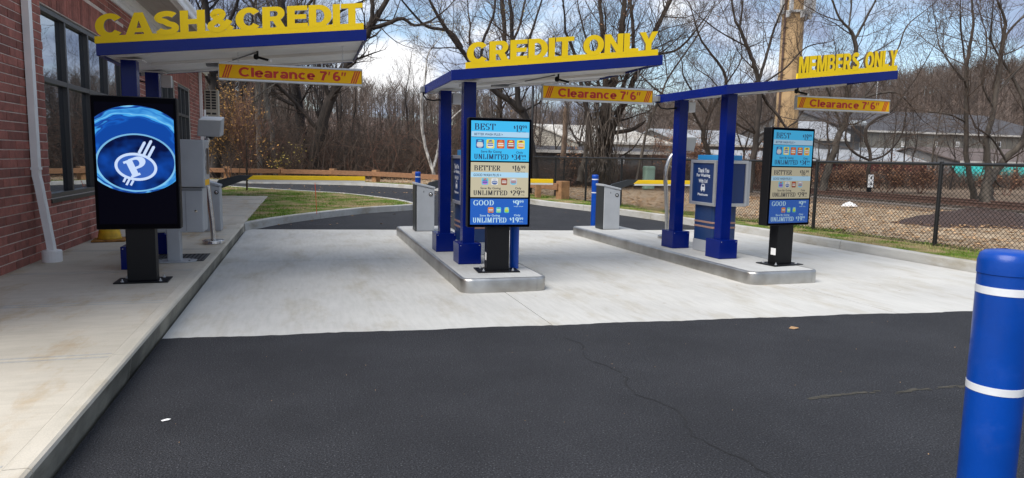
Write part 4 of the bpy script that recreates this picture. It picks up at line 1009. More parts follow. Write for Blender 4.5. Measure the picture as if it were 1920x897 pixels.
# ================================================================== PAY STATIONS, GATES, BOLLARDS
pay = thing('pay_station', 'grey metal pay station box on a post behind the logo display', 'pay station', (-1.54, 9.2, .16))
bx('post', (-.075,.075,-.075,.075,.012,.40), M['greyp'], pay, .01)
q = MB(); q.prism([(-.24,-.06),(-.14,-.15),(.14,-.15),(.24,-.06),(.24,.06),(.14,.15),(-.14,.15),(-.24,.06)], .001, .014); bp = q.build('base_plate', M['greyp'], pay, .002)
for sx in (-.17,.17):
    for sy in (-.08,.08): q = MB(); q.lathe([(.012,.014),(.012,.022),(0,.03)],0,0,6); o = q.build('bolt', M['greyd'], bp); o.location = (sx, sy, 0)
bx('cabinet', (-.37,.34,-.06,.34,.36,.90), M['greyp'], pay, .012)
bx('cash_unit', (-.38,.375,-.10,.36,.91,1.48), M['greyp'], pay, .016)
bx('yellow_label', (.3755,.3765,-.08,.30,.93,1.0), M['signyel'], pay, 0)
for i in range(4): q = MB(); q.lathe([(.03,0),(.03,.004),(0,.005)],0,0,12); o = q.build('button', M['greyd'], pay); o.location = (.376,.06,1.10+i*.08); o.rotation_euler.y = R(90)
bx('screen', (.3755,.3765,.10,.30,1.06,1.38), M['dglass'], pay, 0)
bx('hinge_strip', (-.3665,.336,-.0625,-.0605,.865,.885), M['greyd'], pay, 0); bx('door_seam', (.145,.149,-.0622,-.0602,.38,.86), M['greyd'], pay, 0)
bx('card_slot', (.3755,.379,.0,.05,1.12,1.16), M['dglass'], pay, 0); q = MB(); q.lathe([(.016,0),(.016,.006),(0,.007)],0,0,12); o = q.build('lock', M['steel'], pay); o.location = (.26,-.061,.62); o.rotation_euler.x = R(90)
def stanchion(x, y, label, lean, head_z, tx=0.0):
    root = thing('intercom_pole', label, 'intercom', (x, y, .16))
    q = MB(); q.lathe([(.155,.001),(.158,.008),(.155,.045),(.145,.052),(.04,.055)], 0, 0, 32); q.build('base_disc', M['steel'], root, smooth=False)
    pts = [(0,0,.05),(-.01*lean,0,.3),(-.05*lean,0,.75),(-.085*lean,0,1.1),(-.07*lean+tx*.45,-.01,1.38),(-.02*lean+tx,-.04,head_z)]
    sm = []
    for i in range(len(pts)-1):
        p0, p1, p2, p3 = (Vector(pts[max(i-1,0)]), Vector(pts[i]), Vector(pts[i+1]), Vector(pts[min(i+2,len(pts)-1)]))
        for k in range(6): t_ = k/6; sm.append(0.5*((2*p1)+(p2-p0)*t_+(2*p0-5*p1+4*p2-p3)*t_*t_+(3*p1-p0-3*p2+p3)*t_**3))
    sm.append(Vector(pts[-1]))
    q = MB(); q.tube(sm, .036, 16); q.build('pole', M['steel'], root, smooth=True)
    b = MB(); z = head_z
    P = [(-.16,-.16,z),(.15,-.16,z-.0),(.17,.10,z+.03),(-.13,.10,z+.03),(-.13,-.20,z+.24),(.18,-.20,z+.24),(.19,.10,z+.30),(-.11,.10,z+.30)]
    b.v = P; b.f = [(0,3,2,1),(4,5,6,7),(0,1,5,4),(1,2,6,5),(2,3,7,6),(3,0,4,7)]; b.m = [0]*6
    b.v = [(q_[0]+tx*1.6, q_[1], q_[2]) for q_ in b.v]; hd = b.build('head', M['greyp'], root, .018, seg=3)
    q = MB(); q.lathe([(0,z-.04),(.025,z-.032),(.034,z-.005),(.034,z+.005)], .02+tx*1.6, -.06, 14); q.build('dome_camera', M['dglass'], hd, smooth=True)
    return root
stanchion(-1.31, 10.95, 'curved stainless pole with grey hooded head on the sidewalk kerb side', 1.0, 1.55)
gg = G(1250, 447, .16); stanchion(gg.x, gg.y, 'curved stainless pole with grey head beside the MEMBERS ONLY rear column', .9, 1.50, .13)

def gate(x, y, label, w, armlen, kink=.36):
    root = thing('barrier_gate', label, 'barrier gate', (x, y, .16)); d = .34
    def wedge(name, x0, x1, y0, y1, z0, zl, zr, m, bev=.01):
        b = MB(); b.v = [(x0,y0,z0),(x1,y0,z0),(x1,y1,z0),(x0,y1,z0),(x0,y0,zl),(x1,y0,zr),(x1,y1,zr),(x0,y1,zl)]
        b.f = [(0,3,2,1),(4,5,6,7),(0,1,5,4),(1,2,6,5),(2,3,7,6),(3,0,4,7)]; b.m = [0]*6; return b.build(name, m, root, bev)
    wedge('housing', .025, w, 0, d, .004, .825, .745, M['greyp'])
    wedge('side_panel', 0, .023, .006, d-.006, .004, .825, .825, M['armblk'], .004)
    lid = wedge('lid', -.008, w+.012, -.012, d+.012, .0, .872, .790, M['greyp'], .008)
    for i in range(4): lid.data.vertices[i].co.z = (.83 if i in (0,3) else .75)
    q = MB(); q.lathe([(.036,0),(.036,.006),(.026,.007),(.025,.004),(0,.004)],0,0,20); lk = q.build('lock', M['armblk'], root); lk.location = (w*.80,-.001,.66); lk.rotation_euler.x = R(90)
    q = MB(); q.lathe([(.020,.006),(.015,.009),(0,.010)],0,0,14); q2 = q.build('lock_core', M['steel'], lk)
    bx('keyhole', (w*.42,w*.42+.010,-.002,.001,.69,.72), M['dglass'], root, 0)
    ya, yb = d*.5+.12, d*.5+.16
    # black crank, then striped arm
    b = MB(); za, zb = .845, .945
    P = [(w*.5,.70),(w+.01,.72),(w+kink*.95,za+.0),(w+kink+.16,za+.0),(w+kink+.22,zb),(w+kink*.80,zb),(w-.05,.86)]
    n = len(P); b.v = [(p[0],ya,p[1]) for p in P] + [(p[0],yb,p[1]) for p in P]
    b.f = [tuple(range(n)), tuple(reversed(range(n,2*n)))] + [(i,n+i,n+(i+1)%n,(i+1)%n) for i in range(n)]; b.m = [0]*len(b.f); b.build('arm_crank', M['armblk'], root, .003)
    xs = w+kink+.05
    b = MB(); P = [(xs,za-.0),(armlen,za-.0),(armlen,zb),(xs+.14,zb)]; P = [(xs,za+.022),(armlen,za+.022),(armlen,zb-.012),(xs+.09,zb-.012)]
    n = 4; b.v = [(p[0],ya-.012,p[1]) for p in P] + [(p[0],yb+.002,p[1]) for p in P]; b.f = [tuple(range(n)), tuple(reversed(range(n,2*n)))] + [(i,n+i,n+(i+1)%n,(i+1)%n) for i in range(n)]; b.m = [0]*len(b.f); arm = b.build('arm', M['armyel'], root, .003)
    bx('arm_edge', (xs+.02, armlen, ya-.010, yb, za-.012, za+.0215), M['armwht'], arm, .004)
    bx('arm_edge', (xs+.10, armlen, ya-.006, yb-.004, zb-.0118, zb-.002), M['armyel'], arm, 0)
    return root
gate(-1.66, 12.63, 'grey barrier gate at the end of the sidewalk with long yellow arm lowered', .27, 2.70)
gate(1.86, 12.24, 'grey barrier gate at the rear of the middle island, arm passing behind the columns', .34, 2.68)
gate(5.42, 12.15, 'grey barrier gate at the rear of the right island, yellow arm lowered', .36, 2.75)

def bollard(x, y, z0, h, r, label, bands=(.10,.38)):
    root = thing('bollard', label, 'bollard', (x, y, z0))
    q = MB(); k = 40 if r > .074 else 24
    q.lathe([(r*.97,.0),(r*.97,h-bands[1]-.03)] + [(r*.97,h-r*.9),(r,h-r*.88),(r,h-.03),(r*.93,h-.010),(r*.80,h-.002),(r*.5,h+.002),(0,h+.003)], 0, 0, k)
    q.build('sleeve', M['bolblue'], root, smooth=True).modifiers.new('es','EDGE_SPLIT').split_angle = R(50)
    for bd in bands:
        q = MB(); z = h-bd; rr = r*1.012 if bd < r*.88 else r*.982
        q.lathe([(rr-.004,z-.012),(rr,z-.0108),(rr,z+.0108),(rr-.004,z+.012)], 0, 0, k); o = q.build('reflective_band', M['bolwhite'], root, smooth=True); o.modifiers.new('es','EDGE_SPLIT').split_angle = R(40)
    return root
bollard(1.94, 1.49, .01, 1.25, .075, 'large blue bollard with two white bands in the right foreground on the asphalt', (.113,.402))
b_ = G(1113, 428); bollard(b_.x, b_.y, -.01, 1.17, .073, 'blue bollard with two white bands standing beside the right rear barrier gate', (.10,.385))
bollard(2.42, 8.0, .16, .9, .058, 'blue bollard directly behind the middle menu board', (.10,.38))
b_ = G(787, 402); bollard(2.75, 17.7, -.01, 1.10, .073, 'blue bollard rising behind the middle barrier gate near the grass island tip', (.13,.40))

def thank_kiosk(x, y, label):
    root = thing('exit_kiosk', label, 'kiosk', (x, y, .16)); 
    def body(name, x0, x1, y0, y1, z0, z1, m, r=.10, par=root): q = MB(); q.prism(rrect(x0, x1, y0, y1, r, 5), z0, z1); return q.build(name, m, par, .003)
    body('plinth', .0,.42,.04,.58,.001,.17, M['greyp'], .05); body('pedestal', .008,.412,.048,.572,.171,.70, M['kiosk'], .05)
    for z in (.36,.43): body('stripe', .004,.416,.044,.576,z,z+.028, M['copper'], .052)
    bx('cabinet', (.0,.50,0,.66,.70,1.345), M['kiosk'], root, .01)
    # aluminium frames on the lane side and front
    for (a, c, d, e_) in ((-.0,.66,.69,.735),(-.0,.66,1.31,1.355)): bx('frame', (-.03,-.001,a-.03,c,d,e_), M['alu'], root, .004)
    for (a, c) in ((-.03,.03),(.61,.66)): bx('frame', (-.0305,-.0015,a+.0005,c-.0005,.7355,1.3095), M['alu'], root, .004)
    bx('print_panel', (-.014,-.0005,.031,.609,.736,1.309), M['kioskpanel'], root, 0)
    for (d, e_) in ((.69,.735),(1.31,1.355)): bx('frame', (.0,.505,-.03,-.001,d,e_), M['alu'], root, .004)
    for (a, c) in ((.0,.035),(.465,.505)): bx('frame', (a,c,-.0305,-.0015,.7355,1.3095), M['alu'], root, .004)
    bx('print_panel', (.036,.464,-.014,-.0005,.736,1.309), M['kioskpanel'], root, 0)
    bx('side_panel', (.5015,.56,-.02,.66,.70,1.345), M['greyp'], root, .006)
    bx('header', (.05,.45,.05,.60,1.356,1.43), M['kiosktop'], root, .004)
    b = MB()
    # lane-side lettering: plane x = -.0155, reading from rear to front
    for (s, a, c, d, e_) in (('Thank You',.17,.47,1.17,1.235),('For Washing',.14,.50,1.095,1.155),('With Us!',.20,.44,1.02,1.075),('Platinum',.19,.46,.83,.865)):
        vs, fs = text_mesh(s, .03); ax = min(v[0] for v in vs); bx_ = max(v[0] for v in vs); ay = min(v[1] for v in vs); by = max(v[1] for v in vs); base = len(b.v)
        for v in vs: b.v.append((-.0155, .64-(a+(v[0]-ax)/(bx_-ax)*(c-a)), d+(v[1]-ay)/(by-ay)*(e_-d)))
        for f_ in fs: b.f.append(tuple(base+i for i in f_)); b.m.append(0)
        b.build('lettering', M['print'], root); b = MB()
    # little car emblem
    b = MB(); P = lambda u, v: (-.0156, .315-u, .94+v)
    b.face([P(-.06,-.03),P(.06,-.03),P(.055,.02),P(.035,.065),P(-.035,.065),P(-.055,.02)], 0); b.face([(-.0160,.315-u,.94+v) for u, v in ((-.035,.022),(.035,.022),(.024,.052),(-.024,.052))], 1)
    for u in (-.045,.025): b.face([P(u,-.05),P(u+.02,-.05),P(u+.02,-.03),P(u,-.03)], 0)
    b.build('emblem', [M['print'], M['kioskpanel']], root)
    return root
thank_kiosk(5.66, 8.75, 'blue pay kiosk with Thank You For Washing With Us panel between the MEMBERS ONLY columns')
thank_kiosk(2.02, 9.13, 'blue pay kiosk half hidden between the CREDIT ONLY columns')

# tall black pole
pl = G(1001, 372); pole = thing('lamp_pole', 'tall thin black pole standing behind the middle menu board at the fence corner', 'pole', (pl.x+.2, 25.6, .1))
q = MB(); q.tube([(0,0,0),(0,0,4.25)], .045, 12); q.build('shaft', M['black'], pole, smooth=True)
q = MB(); q.lathe([(.10,0),(.10,.02),(.05,.03)],0,0,12); q.build('base_flange', M['black'], pole)
bx('head', (-.10,.28,-.06,.06,4.2,4.27), M['black'], pole, .01)
# ================================================================== FENCES, RAILWAY, SMALL THINGS
fp = [Vector((10.65,1.5,0)),Vector((10.52,6.3,0)),Vector((10.43,9.34,0)),Vector((10.17,12.05,0)),Vector((9.35,16.0,0)),Vector((9.0,18.9,0)),Vector((8.87,21.3,0)),Vector((8.75,23.9,0)),Vector((8.45,27.0,0)),Vector((9.6,29.8,0)),Vector((12.0,31.6,0))]
cf = thing('chain_link_fence', 'black chain link fence running along the grass verge on the right', 'fence', (0, 0, 0))
FZ, FT = .10, 1.545
for p in fp:
    q = MB(); q.tube([(p.x,p.y,.05),(p.x,p.y,FT+.01)], .035, 10); q.lathe([(.034,FT-.02),(.034,FT+.015),(.02,FT+.035),(0,FT+.04)], p.x, p.y, 10); q.build('post', M['fence'], cf, smooth=False)
for a, c in zip(fp, fp[1:]):
    q = MB(); q.tube([(a.x,a.y,FT-.02),(c.x,c.y,FT-.02)], .027, 8); q.build('top_rail', M['fence'], cf)
    q = MB(); q.tube([(a.x,a.y,FZ+.03),(c.x,c.y,FZ+.03)], .004, 4); q.build('tension_wire', M['fence'], cf)
    L_ = (c-a).length; d = (c-a)/L_; n = Vector((d.y,-d.x,0))*-.018; H_ = FT-.05-FZ-.02; b = MB(); st = .078; s = -H_
    while s < L_:
        for sg in (1, -1):
            s0, z0, s1, z1 = (s, 0, s+H_, H_) if sg > 0 else (s+H_, 0, s, H_)
            # clip to the bay
            def cl(sa, za, sb, zb_):
                if sa < 0: t_ = (0-sa)/(sb-sa); sa, za = 0, za+(zb_-za)*t_
                if sa > L_: t_ = (L_-sa)/(sb-sa); sa, za = L_, za+(zb_-za)*t_
                return sa, za
            if max(s0, s1) <= 0 or min(s0, s1) >= L_: continue
            A_ = cl(s0, z0, s1, z1); B_ = cl(s1, z1, s0, z0)
            if abs(A_[0]-B_[0]) < .02: continue
            o = n*(1 if sg > 0 else 1.28)
            p0 = a + d*A_[0] + o + Vector((0,0,FZ+.02+A_[1])); p1 = a + d*B_[0] + o + Vector((0,0,FZ+.02+B_[1]))
            b.tube([p0, p1], .0038, 3, cap=False)
        s += st
    b.build('wire_mesh', M['fence'], cf, kind='stuff')

tf = thing('timber_rail_fence', 'low brown timber guard rail fence curving behind the road in front of the woods', 'fence', (0, 0, 0))
tpx = [(300,330),(430,338),(530,340),(620,342),(697,346),(775,353)]
tp = [G(u, v, .1) for u, v in tpx]; tp = [Vector((-9.5,41,0)),Vector((-3.95,39.6,0)),Vector((-1.2,38.9,0)),Vector((1.4,37.9,0)),Vector((3.45,36.0,0)),Vector((5.1,33.3,0)),Vector((6.2,30.4,0)),Vector((7.1,27.6,0)),Vector((7.8,24.9,0)),Vector((8.42,22.25,0))]
for i, p in enumerate(tp):
    d = (tp[min(i+1,len(tp)-1)]-tp[max(i-1,0)]); a = math.atan2(d.y, d.x); w = .15 if i < len(tp)-1 else .17
    q = MB(); q.box(-w, w, -w, w, 0, .64); o = q.build('post', M['timberpost'], tf, bevel=.012); o.location = (p.x, p.y, .09); o.rotation_euler.z = a
for a, c in zip(tp, tp[1:]):
    d = c-a; L_ = d.length; q = MB(); q.box(.04, L_-.02, -.235, -.155, .33, .56); o = q.build('rail', M['timber'], tf, bevel=.01); o.location = (a.x, a.y, .09); o.rotation_euler.z = math.atan2(d.y, d.x)
    q = MB(); q.box(L_*.5-.08, L_*.5+.08, -.15,-.02, .0, .5)
ye = G(1017, 372, .12); q = MB(); q.box(-.09,.09,-.09,.09,0,.5); o = q.build('short_post', M['timberpost'], tf, bevel=.01); o.location = (7.75, 22.9, .10)

tr = thing('railway_track', 'rusty railway track beyond the chain link fence', 'railway', (22.6, 0, .0))
q = MB(); q.prism([(-2.0,2),(2.2,2),(2.2,90),(-2.0,90)], -.02, .06); q.build('ballast', M['ballast'], tr)
tie = MB(); tie.box(-1.25,1.25,-.11,.11,.055,.13); y = 6.0; t0 = tie.build('tie', M['tie'], tr); t0.location.y = y
for k in range(90): y += .55; link_mesh('tie', t0.data, tr, (0,y,0), (0,0,rnd.uniform(-.02,.02)))
for x in (-.72,.72):
    q = MB(); q.box(x-.065,x+.065,2,90,.131,.145); q.box(x-.01,x+.01,2,90,.1455,.26); q.box(x-.036,x+.036,2,90,.2605,.30); q.build('rail', M['rust'], tr)
sp = AY(1628, 372, 24.6); ss = thing('track_sign', 'small white marker sign on a dark post beside the railway track', 'sign', (sp.x, sp.y, 0))
bx('post', (-.09,.09,-.05,.05,0,.55), M['black'], ss); bx('plate', (-.14,.14,-.07,-.055,.5,1.05), M['paper'], ss, 0)
b = MB(); b.face([(-.02,-.072,.85),(.05,-.072,.87),(.06,-.072,.97),(0,-.072,.99),(-.01,-.072,.93)]); b.face([(-.05,-.072,.62),(.05,-.072,.60),(.07,-.072,.68),(0,-.072,.76),(.02,-.072,.68),(-.03,-.072,.67)]); b.build('marking', M['black'], ss)
def lump(name, x, y, z, rx, ry, h, m, label, catg, n=26, kind=None):
    b = MB(); K = 12
    for i in range(K+1):
        t_ = i/K
        for j in range(n):
            a = 2*math.pi*j/n; rr = t_*(1+.12*math.sin(3*a+x)+.08*math.sin(7*a)); b.v.append((rx*rr*math.cos(a), ry*rr*math.sin(a), h*(1-t_**1.6)*(1+rnd.uniform(-.18,.18)) - .02))
    for i in range(K):
        for j in range(n): b.f.append((i*n+j,(i+1)*n+j,(i+1)*n+(j+1)%n,i*n+(j+1)%n)); b.m.append(0)
    o = b.build(name, m, smooth=True); o.location = (x, y, z); tag(o, label, catg, kind=kind); return o
lump('mulch_pile', 16.3, 13.4, .04, 2.6, 1.5, .38, M['mulch'], 'low dark mulch pile on the pale ground beyond the fence', 'mulch pile')
lump('white_sack', 17.7, 19.3, .09, .27, .22, .14, M['paper'], 'small white crumpled sack lying on the leaves beyond the fence', 'sack')
gp = AY(1216, 340, 31); gb_ = thing('utility_pedestal', 'pale green utility pedestal behind the chain link fence', 'utility box', (gp.x, gp.y, .05))
q = MB(); q.prism(rrect(-.28,.28,-.2,.2,.12,4), 0, 1.15); q.build('body', M['greenbox'], gb_, bevel=.05); q = MB(); q.prism(rrect(-.30,.30,-.22,.22,.12,4), 1.0,1.06); q.build('lid_lip', M['greenbox'], gb_)
for (u, v, lean, lb) in ((392,402,.22,'thin orange survey stake leaning at the corner of the grass island'),(594,402,-.03,'thin upright orange survey stake in the middle of the grass island')):
    p = G(u, v, .13); s_ = thing('survey_stake', lb, 'stake', (p.x, p.y, .13)); q = MB(); q.tube([(0,0,0),(lean,0,.72)], .006, 5); q.build('rod', M['orangep'], s_); q = MB(); q.tube([(lean*.9,0,.62),(lean*.75,0,.66),(lean*.5,0,.5),(lean*.3,0,.38)], .004, 4); q.build('ribbon', M['orangep'], s_)
b = MB(); b.face([(0,0,0),(.03,.005,.002),(.042,.02,.003),(.02,.028,.004),(-.01,.014,.001)]); o = b.build('paper_scrap', M['paper']); o.location = (-.78,4.08,.014); tag(o, 'small white paper scrap lying on the dark asphalt near the sidewalk', 'litter')
b = MB(); b.face([(0,0,0),(.05,-.01,.01),(.07,.04,.004),(.02,.06,.012),(-.03,.03,.002)]); o = b.build('dry_leaf', M['litter']); o.location = (4.19,5.12,.014); tag(o, 'single pale dry leaf on the asphalt in front of the right island', 'leaf')

def leafquad(b, x, y, z, s, m=0):
    a = rnd.uniform(0,6.28); t1 = rnd.uniform(-.5,.5)*s; dx, dy = math.cos(a)*s, math.sin(a)*s
    b.face([(x-dx,y-dy,z),(x+dy*.5,y-dx*.5,z+t1*.5+s*.2),(x+dx,y+dy,z+s*.1),(x-dy*.5,y+dx*.5,z+s*.25)], m)
b = MB()
for i in range(15000):
    k = rnd.randint(20, len(kerbline)-8); p = kerbline[k].lerp(kerbline[k+1], rnd.random()) + ns[k]*(1.6 + rnd.random()**1.2*9); leafquad(b, p.x, p.y, .12, rnd.uniform(.03,.075))
for i in range(420):
    x = rnd.uniform(-10,8); y = rnd.uniform(15,36); leafquad(b, x, y, .0, rnd.uniform(.03,.06)) if rnd.random() < .5 else leafquad(b, x, max(y, 28), .004, rnd.uniform(.03,.06))
for i in range(300):
    x = rnd.uniform(-1,2.8); y = rnd.uniform(15,24)
    if inpoly(x, y, poly): leafquad(b, x, y, .14, rnd.uniform(.02,.04))
b.build('fallen_leaves', M['litter'], kind='stuff')
b = MB()
for i in range(60):
    x = rnd.uniform(-.9,8.5); y = rnd.uniform(6.3,13); s = rnd.uniform(.006,.014); z = .0012 + i*.00001; a = rnd.uniform(0,3.1); ca, sa = math.cos(a)*s*2.2, math.sin(a)*s
    b.face([(x-ca,y-sa,z),(x+sa,y-ca*.3,z),(x+ca,y+sa,z),(x-sa,y+ca*.3,z)])
for i in range(60):
    x = rnd.uniform(-.9,6); y = rnd.uniform(2.2,5.4); s = rnd.uniform(.001,.0028); b.face([(x-s,y-s,.0125),(x+s,y-s*.7,.0125),(x+s,y+s,.016),(x-s,y+s,.0125)])
b.build('grit', M['litter'], kind='stuff')

# ================================================================== FAR BUILDINGS
def gable(label, u0, u1, Y, v_eave, v_ridge, depth, wm, rm, wins=(), boards=0, eave=.25, name='industrial_building', vbase=None, catg='building'):
    x0, x1 = AY(u0, v_eave, Y).x, AY(u1, v_eave, Y).x; um = (u0+u1)/2
    ze = AY(um, v_eave, Y).z; zr = AY(um, v_ridge, Y+depth*.5).z
    root = thing(name, label, catg, (x0, Y, 0)); w = x1-x0
    b = MB(); b.box(0, w, 0, depth, -.1, ze-.13); b.build('wall', wm, root)
    for xg in (0.02, w-.14):
        b = MB(); b.v = [(xg,.02,ze-.131),(xg,depth-.02,ze-.131),(xg,depth*.5,zr-.14),(xg+.12,.02,ze-.131),(xg+.12,depth-.02,ze-.131),(xg+.12,depth*.5,zr-.14)]; b.f = [(0,2,1),(3,4,5),(0,1,4,3),(1,2,5,4),(2,0,3,5)]; b.m = [0]*5; b.build('gable_end', wm, root)
    if boards:
        n = int(w/boards); bm = MB(); bm.box(0, boards*.88, -.03, -.001, 0, max(.2, ze-.1)); o0 = bm.build('board', M['wallb'], root); o0.location.x = .02
        for k in range(1, min(n, 140)): link_mesh('board', o0.data, root, (k*boards, 0, 0))
    b = MB(); t_ = .12
    b.v = [(-eave,-eave,ze),(w+eave,-eave,ze),(w+eave,depth*.5,zr),(-eave,depth*.5,zr),(-eave,depth+eave,ze),(w+eave,depth+eave,ze)]
    b.v += [(x, y, z-t_) for x, y, z in b.v]
    b.f = [(0,1,2,3),(3,2,5,4),(6,9,8,7),(9,10,11,8),(0,6,7,1),(4,5,11,10),(0,3,9,6),(3,4,10,9),(1,7,8,2),(2,8,11,5)]; b.m = [0]*10; b.build('roof', rm, root)
    b = MB(); b.box(-eave, w+eave, -eave-.12, -eave-.01, ze-.18, ze+.03); b.build('gutter', M['roofw'], root)
    for (ua, ub, va, vb, mk) in wins:
        xa, xb = AY(ua, va, Y).x-x0, AY(ub, va, Y).x-x0; za, zb = AY(ua, vb, Y).z, AY(ua, va, Y).z
        f_ = bx('window', (xa, xb, -.09, -.035, za, zb), M['white'], root, 0); bx('pane', (xa+.08, xb-.08, -.10, -.091, za+.08, zb-.08), M[mk], f_, 0)
    return root
gable('long warehouse with a weathered white metal roof beyond the trees', 1085, 1262, 62, 268, 238, 26, M['wallc'], M['roofw'])
gable('low dark grey building with one pale window behind the fence', 1000, 1250, 48, 284, 276, 12, M['wallg'], M['roofd'], [(1158,1170,292,308,'farglass')])
gable('grey shed with pale metal roof left of the tan tower', 1286, 1440, 60, 272, 246, 14, M['wallg'], M['roofg'], [(1392,1404,288,298,'dglass')])
gable('low outbuilding with bright white roof edge beside the railway', 1265, 1345, 50, 296, 288, 8, M['wallc'], M['roofd'])
gable('large rust stained shed right of the kiosk columns', 1380, 1530, 46, 300, 284, 10, M['dred'], M['roofg'])
gable('light grey roofed plant building behind the right clearance sign', 1535, 1612, 62, 262, 230, 12, M['wallg'], M['roofg'])
gable('upper mill building with dark roof and weathered board wall', 1600, 1990, 66, 251, 215, 22, M['wallg'], M['roofd'], [(1690,1697,266,276,'roofw'),(1750,1757,266,276,'wallc'),(1792,1798,266,276,'roofw'),(1868,1876,266,276,'dglass')], boards=.9)
gable('low wing with pale grey lean-to roof in front of the mill', 1540, 1835, 58, 303, 279, 10, M['dred'], M['roofg'])
gable('brown roofed annex at the right end of the mill', 1800, 2040, 54, 305, 281, 12, M['wallg'], M['roofbr'])
a0 = AY(1793, 308, 49); a1 = AY(2010, 308, 49); zt = a0.z; zb = AY(1793, 335, 49).z
sh = thing('shop_building', 'low grey shop front with bright teal awning beyond the railway', 'building', (a0.x, 49, 0)); w = a1.x-a0.x
bx('wall', (-.1,w,.6,4.5,-.1,zt), M['wallg'], sh, 0)
n = 12
for k in range(n): b = MB(); xa, xb = w*k/n+.02, w*(k+1)/n-.02; b.v = [(xa,-.5,zb),(xb,-.5,zb),(xb,.55,zt),(xa,.55,zt),(xa,-.5,zb-.06),(xb,-.5,zb-.06),(xb,.55,zt-.06),(xa,.55,zt-.06)]; b.f = [(0,1,2,3),(4,7,6,5),(0,4,5,1),(3,2,6,7),(0,3,7,4),(1,5,6,2)]; b.m = [0]*6; b.build('awning_panel', M['teal'], sh)
bx('awning_valance', (0,w,-.53,-.505,zb-.42,zb-.0), M['teal'], sh, 0)
for k in range(7): f_ = bx('window', (.5+k*1.15,1.3+k*1.15,.54,.595,.25,1.0+.1*(k%2)), M['paper' if k % 3 else 'frame'], sh, 0); bx('pane', (.6+k*1.15,1.2+k*1.15,.53,.539,.35,.9), M['dglass' if k % 2 else 'farglass'], f_, 0)
ds_ = AY(1600, 305, 52); de = AY(1795, 305, 52)
rb = thing('boundary_wall', 'long dark red and grey boundary wall left of the teal awning', 'wall', (ds_.x, 52, 0)); w = de.x-ds_.x
bx('upper_band', (0,w,0,.25,.75,AY(1700,309,52).z), M['dred'], rb, 0); bx('lower_wall', (0,w,-.04,.25,-.1,.749), M['wallg'], rb, 0)
for k in range(8): bx('pilaster', (w*k/8,w*k/8+.25,-.12,-.041,0,.9), M['wallb'], rb, 0)
bb = AY(1748, 220, 150); hs = thing('billboard', 'small yellow and white billboard on the far hillside', 'sign', (bb.x, 150, bb.z-3)); 
bx('left_panel', (-1.5,-.02,-.1,.1,2.4,3.7), M['paper'], hs, 0); bx('right_panel', (.02,1.7,-.1,.1,2.5,3.8), M['cone'], hs, 0); bx('legs', (-.1,.1,.11,.3,-4,2.6), M['frame'], hs, 0)
tp_ = AY(1607, 232, 57); tk = thing('blue_tarp_roof_tank', 'pale blue tank on the roof behind the right clearance sign', 'tank', (tp_.x, 57, AY(1607,236,57).z)); tk.name = 'roof_tank'
q = MB(); q.tube([(-.7,0,.2),(.9,0,.2)], .30, 16); q.build('tank', M['farglass'], tk); bx('cradle', (-.5,.7,-.2,.2,-1.6,-.05), M['frame'], tk)

# tower
tb = AY(1474, 235, 55); tt = AY(1479, 5, 55); z5 = tt.z
tw = thing('cell_tower', 'tall tan monopole cell tower with antenna arrays near its top', 'tower', (tb.x, 55, 0)); H_ = z5 + 6
dxr = (tt.x-tb.x)/(tt.z-tb.z)
q = MB(); q.tube([(0-dxr*tb.z*0,0,0),(0,0,z5*.5),(0,0,H_)], [1.08,1.0,.92], 14); q.build('shaft', M['tan'], tw)
q = MB(); q.tube([(-1.08,-.25,0),(-1.0,-.25,H_-2)], .10, 6); q.build('cable_run', M['rust'], tw)
for k in range(14): q = MB(); q.tube([(-1.18,-.3,1+k*1.4),(-.85,-.45,1+k*1.4)], .035, 5); q.build('cable_clamp', M['frame'], tw)
zc = z5-.9; q = MB(); q.lathe([(1.02,zc-.12),(1.12,zc-.10),(1.12,zc+.10),(1.02,zc+.12)], 0, 0, 20); q.build('collar', M['antenna'], tw)
for k, (ax, ay) in enumerate(((-1.45,-.3),(1.5,-.2),(-1.1,-1.1),(1.25,-1.1),(.1,-1.5),(-.2,1.4))):
    for dz in (0, 2.6): bx('antenna_panel', (ax-.17,ax+.17,ay-.1,ay+.1,zc-.1+dz,zc+2.1+dz), M['antenna'], tw, .03)
    q = MB(); q.tube([(ax*.6,ay*.6,zc),(ax,ay,zc)], .05, 6); q.tube([(ax,ay+.12,zc-.5),(ax,ay+.12,zc+5)], .04, 6); q.build('mount_arm', M['antenna'], tw)
    bx('radio_unit', (ax-.22,ax-.02,ay+.15,ay+.4,zc-.6,zc-.1), M['antenna'], tw, .02)

# ================================================================== HILL
ridge = [(-400,150),(100,150),(380,168),(700,195),(1000,238),(1160,252),(1250,230),(1300,214),(1500,197),(1600,184),(1700,165),(1800,152),(1920,140),(2300,120),(3000,110)]
def ridge_v(u):
    for a, c in zip(ridge, ridge[1:]):
        if a[0] <= u <= c[0]: return a[1]+(c[1]-a[1])*(u-a[0])/(c[0]-a[0])
    return 150
Ys = [72,84,98,115,135,158,182,205,240,300]; Us = list(range(-400, 3001, 40)); hb = MB()
def hill_pt(u, Y):
    t_ = max(0, min(1, (Y-72)/(200-72))); s_ = t_*t_*(3-2*t_); zr = AY(u, ridge_v(u), 200).z - 3.5
    p = AY(u, 300, Y); return Vector((p.x, Y, -.06 + s_*(zr+.06) + .7*math.sin(p.x*.11)*math.sin(Y*.09)*s_ - (max(0,Y-205)*.03)))
for Y in Ys:
    for u in Us: p = hill_pt(u, Y); hb.v.append((p.x, p.y, p.z))
nu = len(Us)
for i in range(len(Ys)-1):
    for j in range(nu-1): hb.f.append((i*nu+j, i*nu+j+1, (i+1)*nu+j+1, (i+1)*nu+j)); hb.m.append(0)
hb.build('hill', M['hill'], kind='structure', smooth=True)
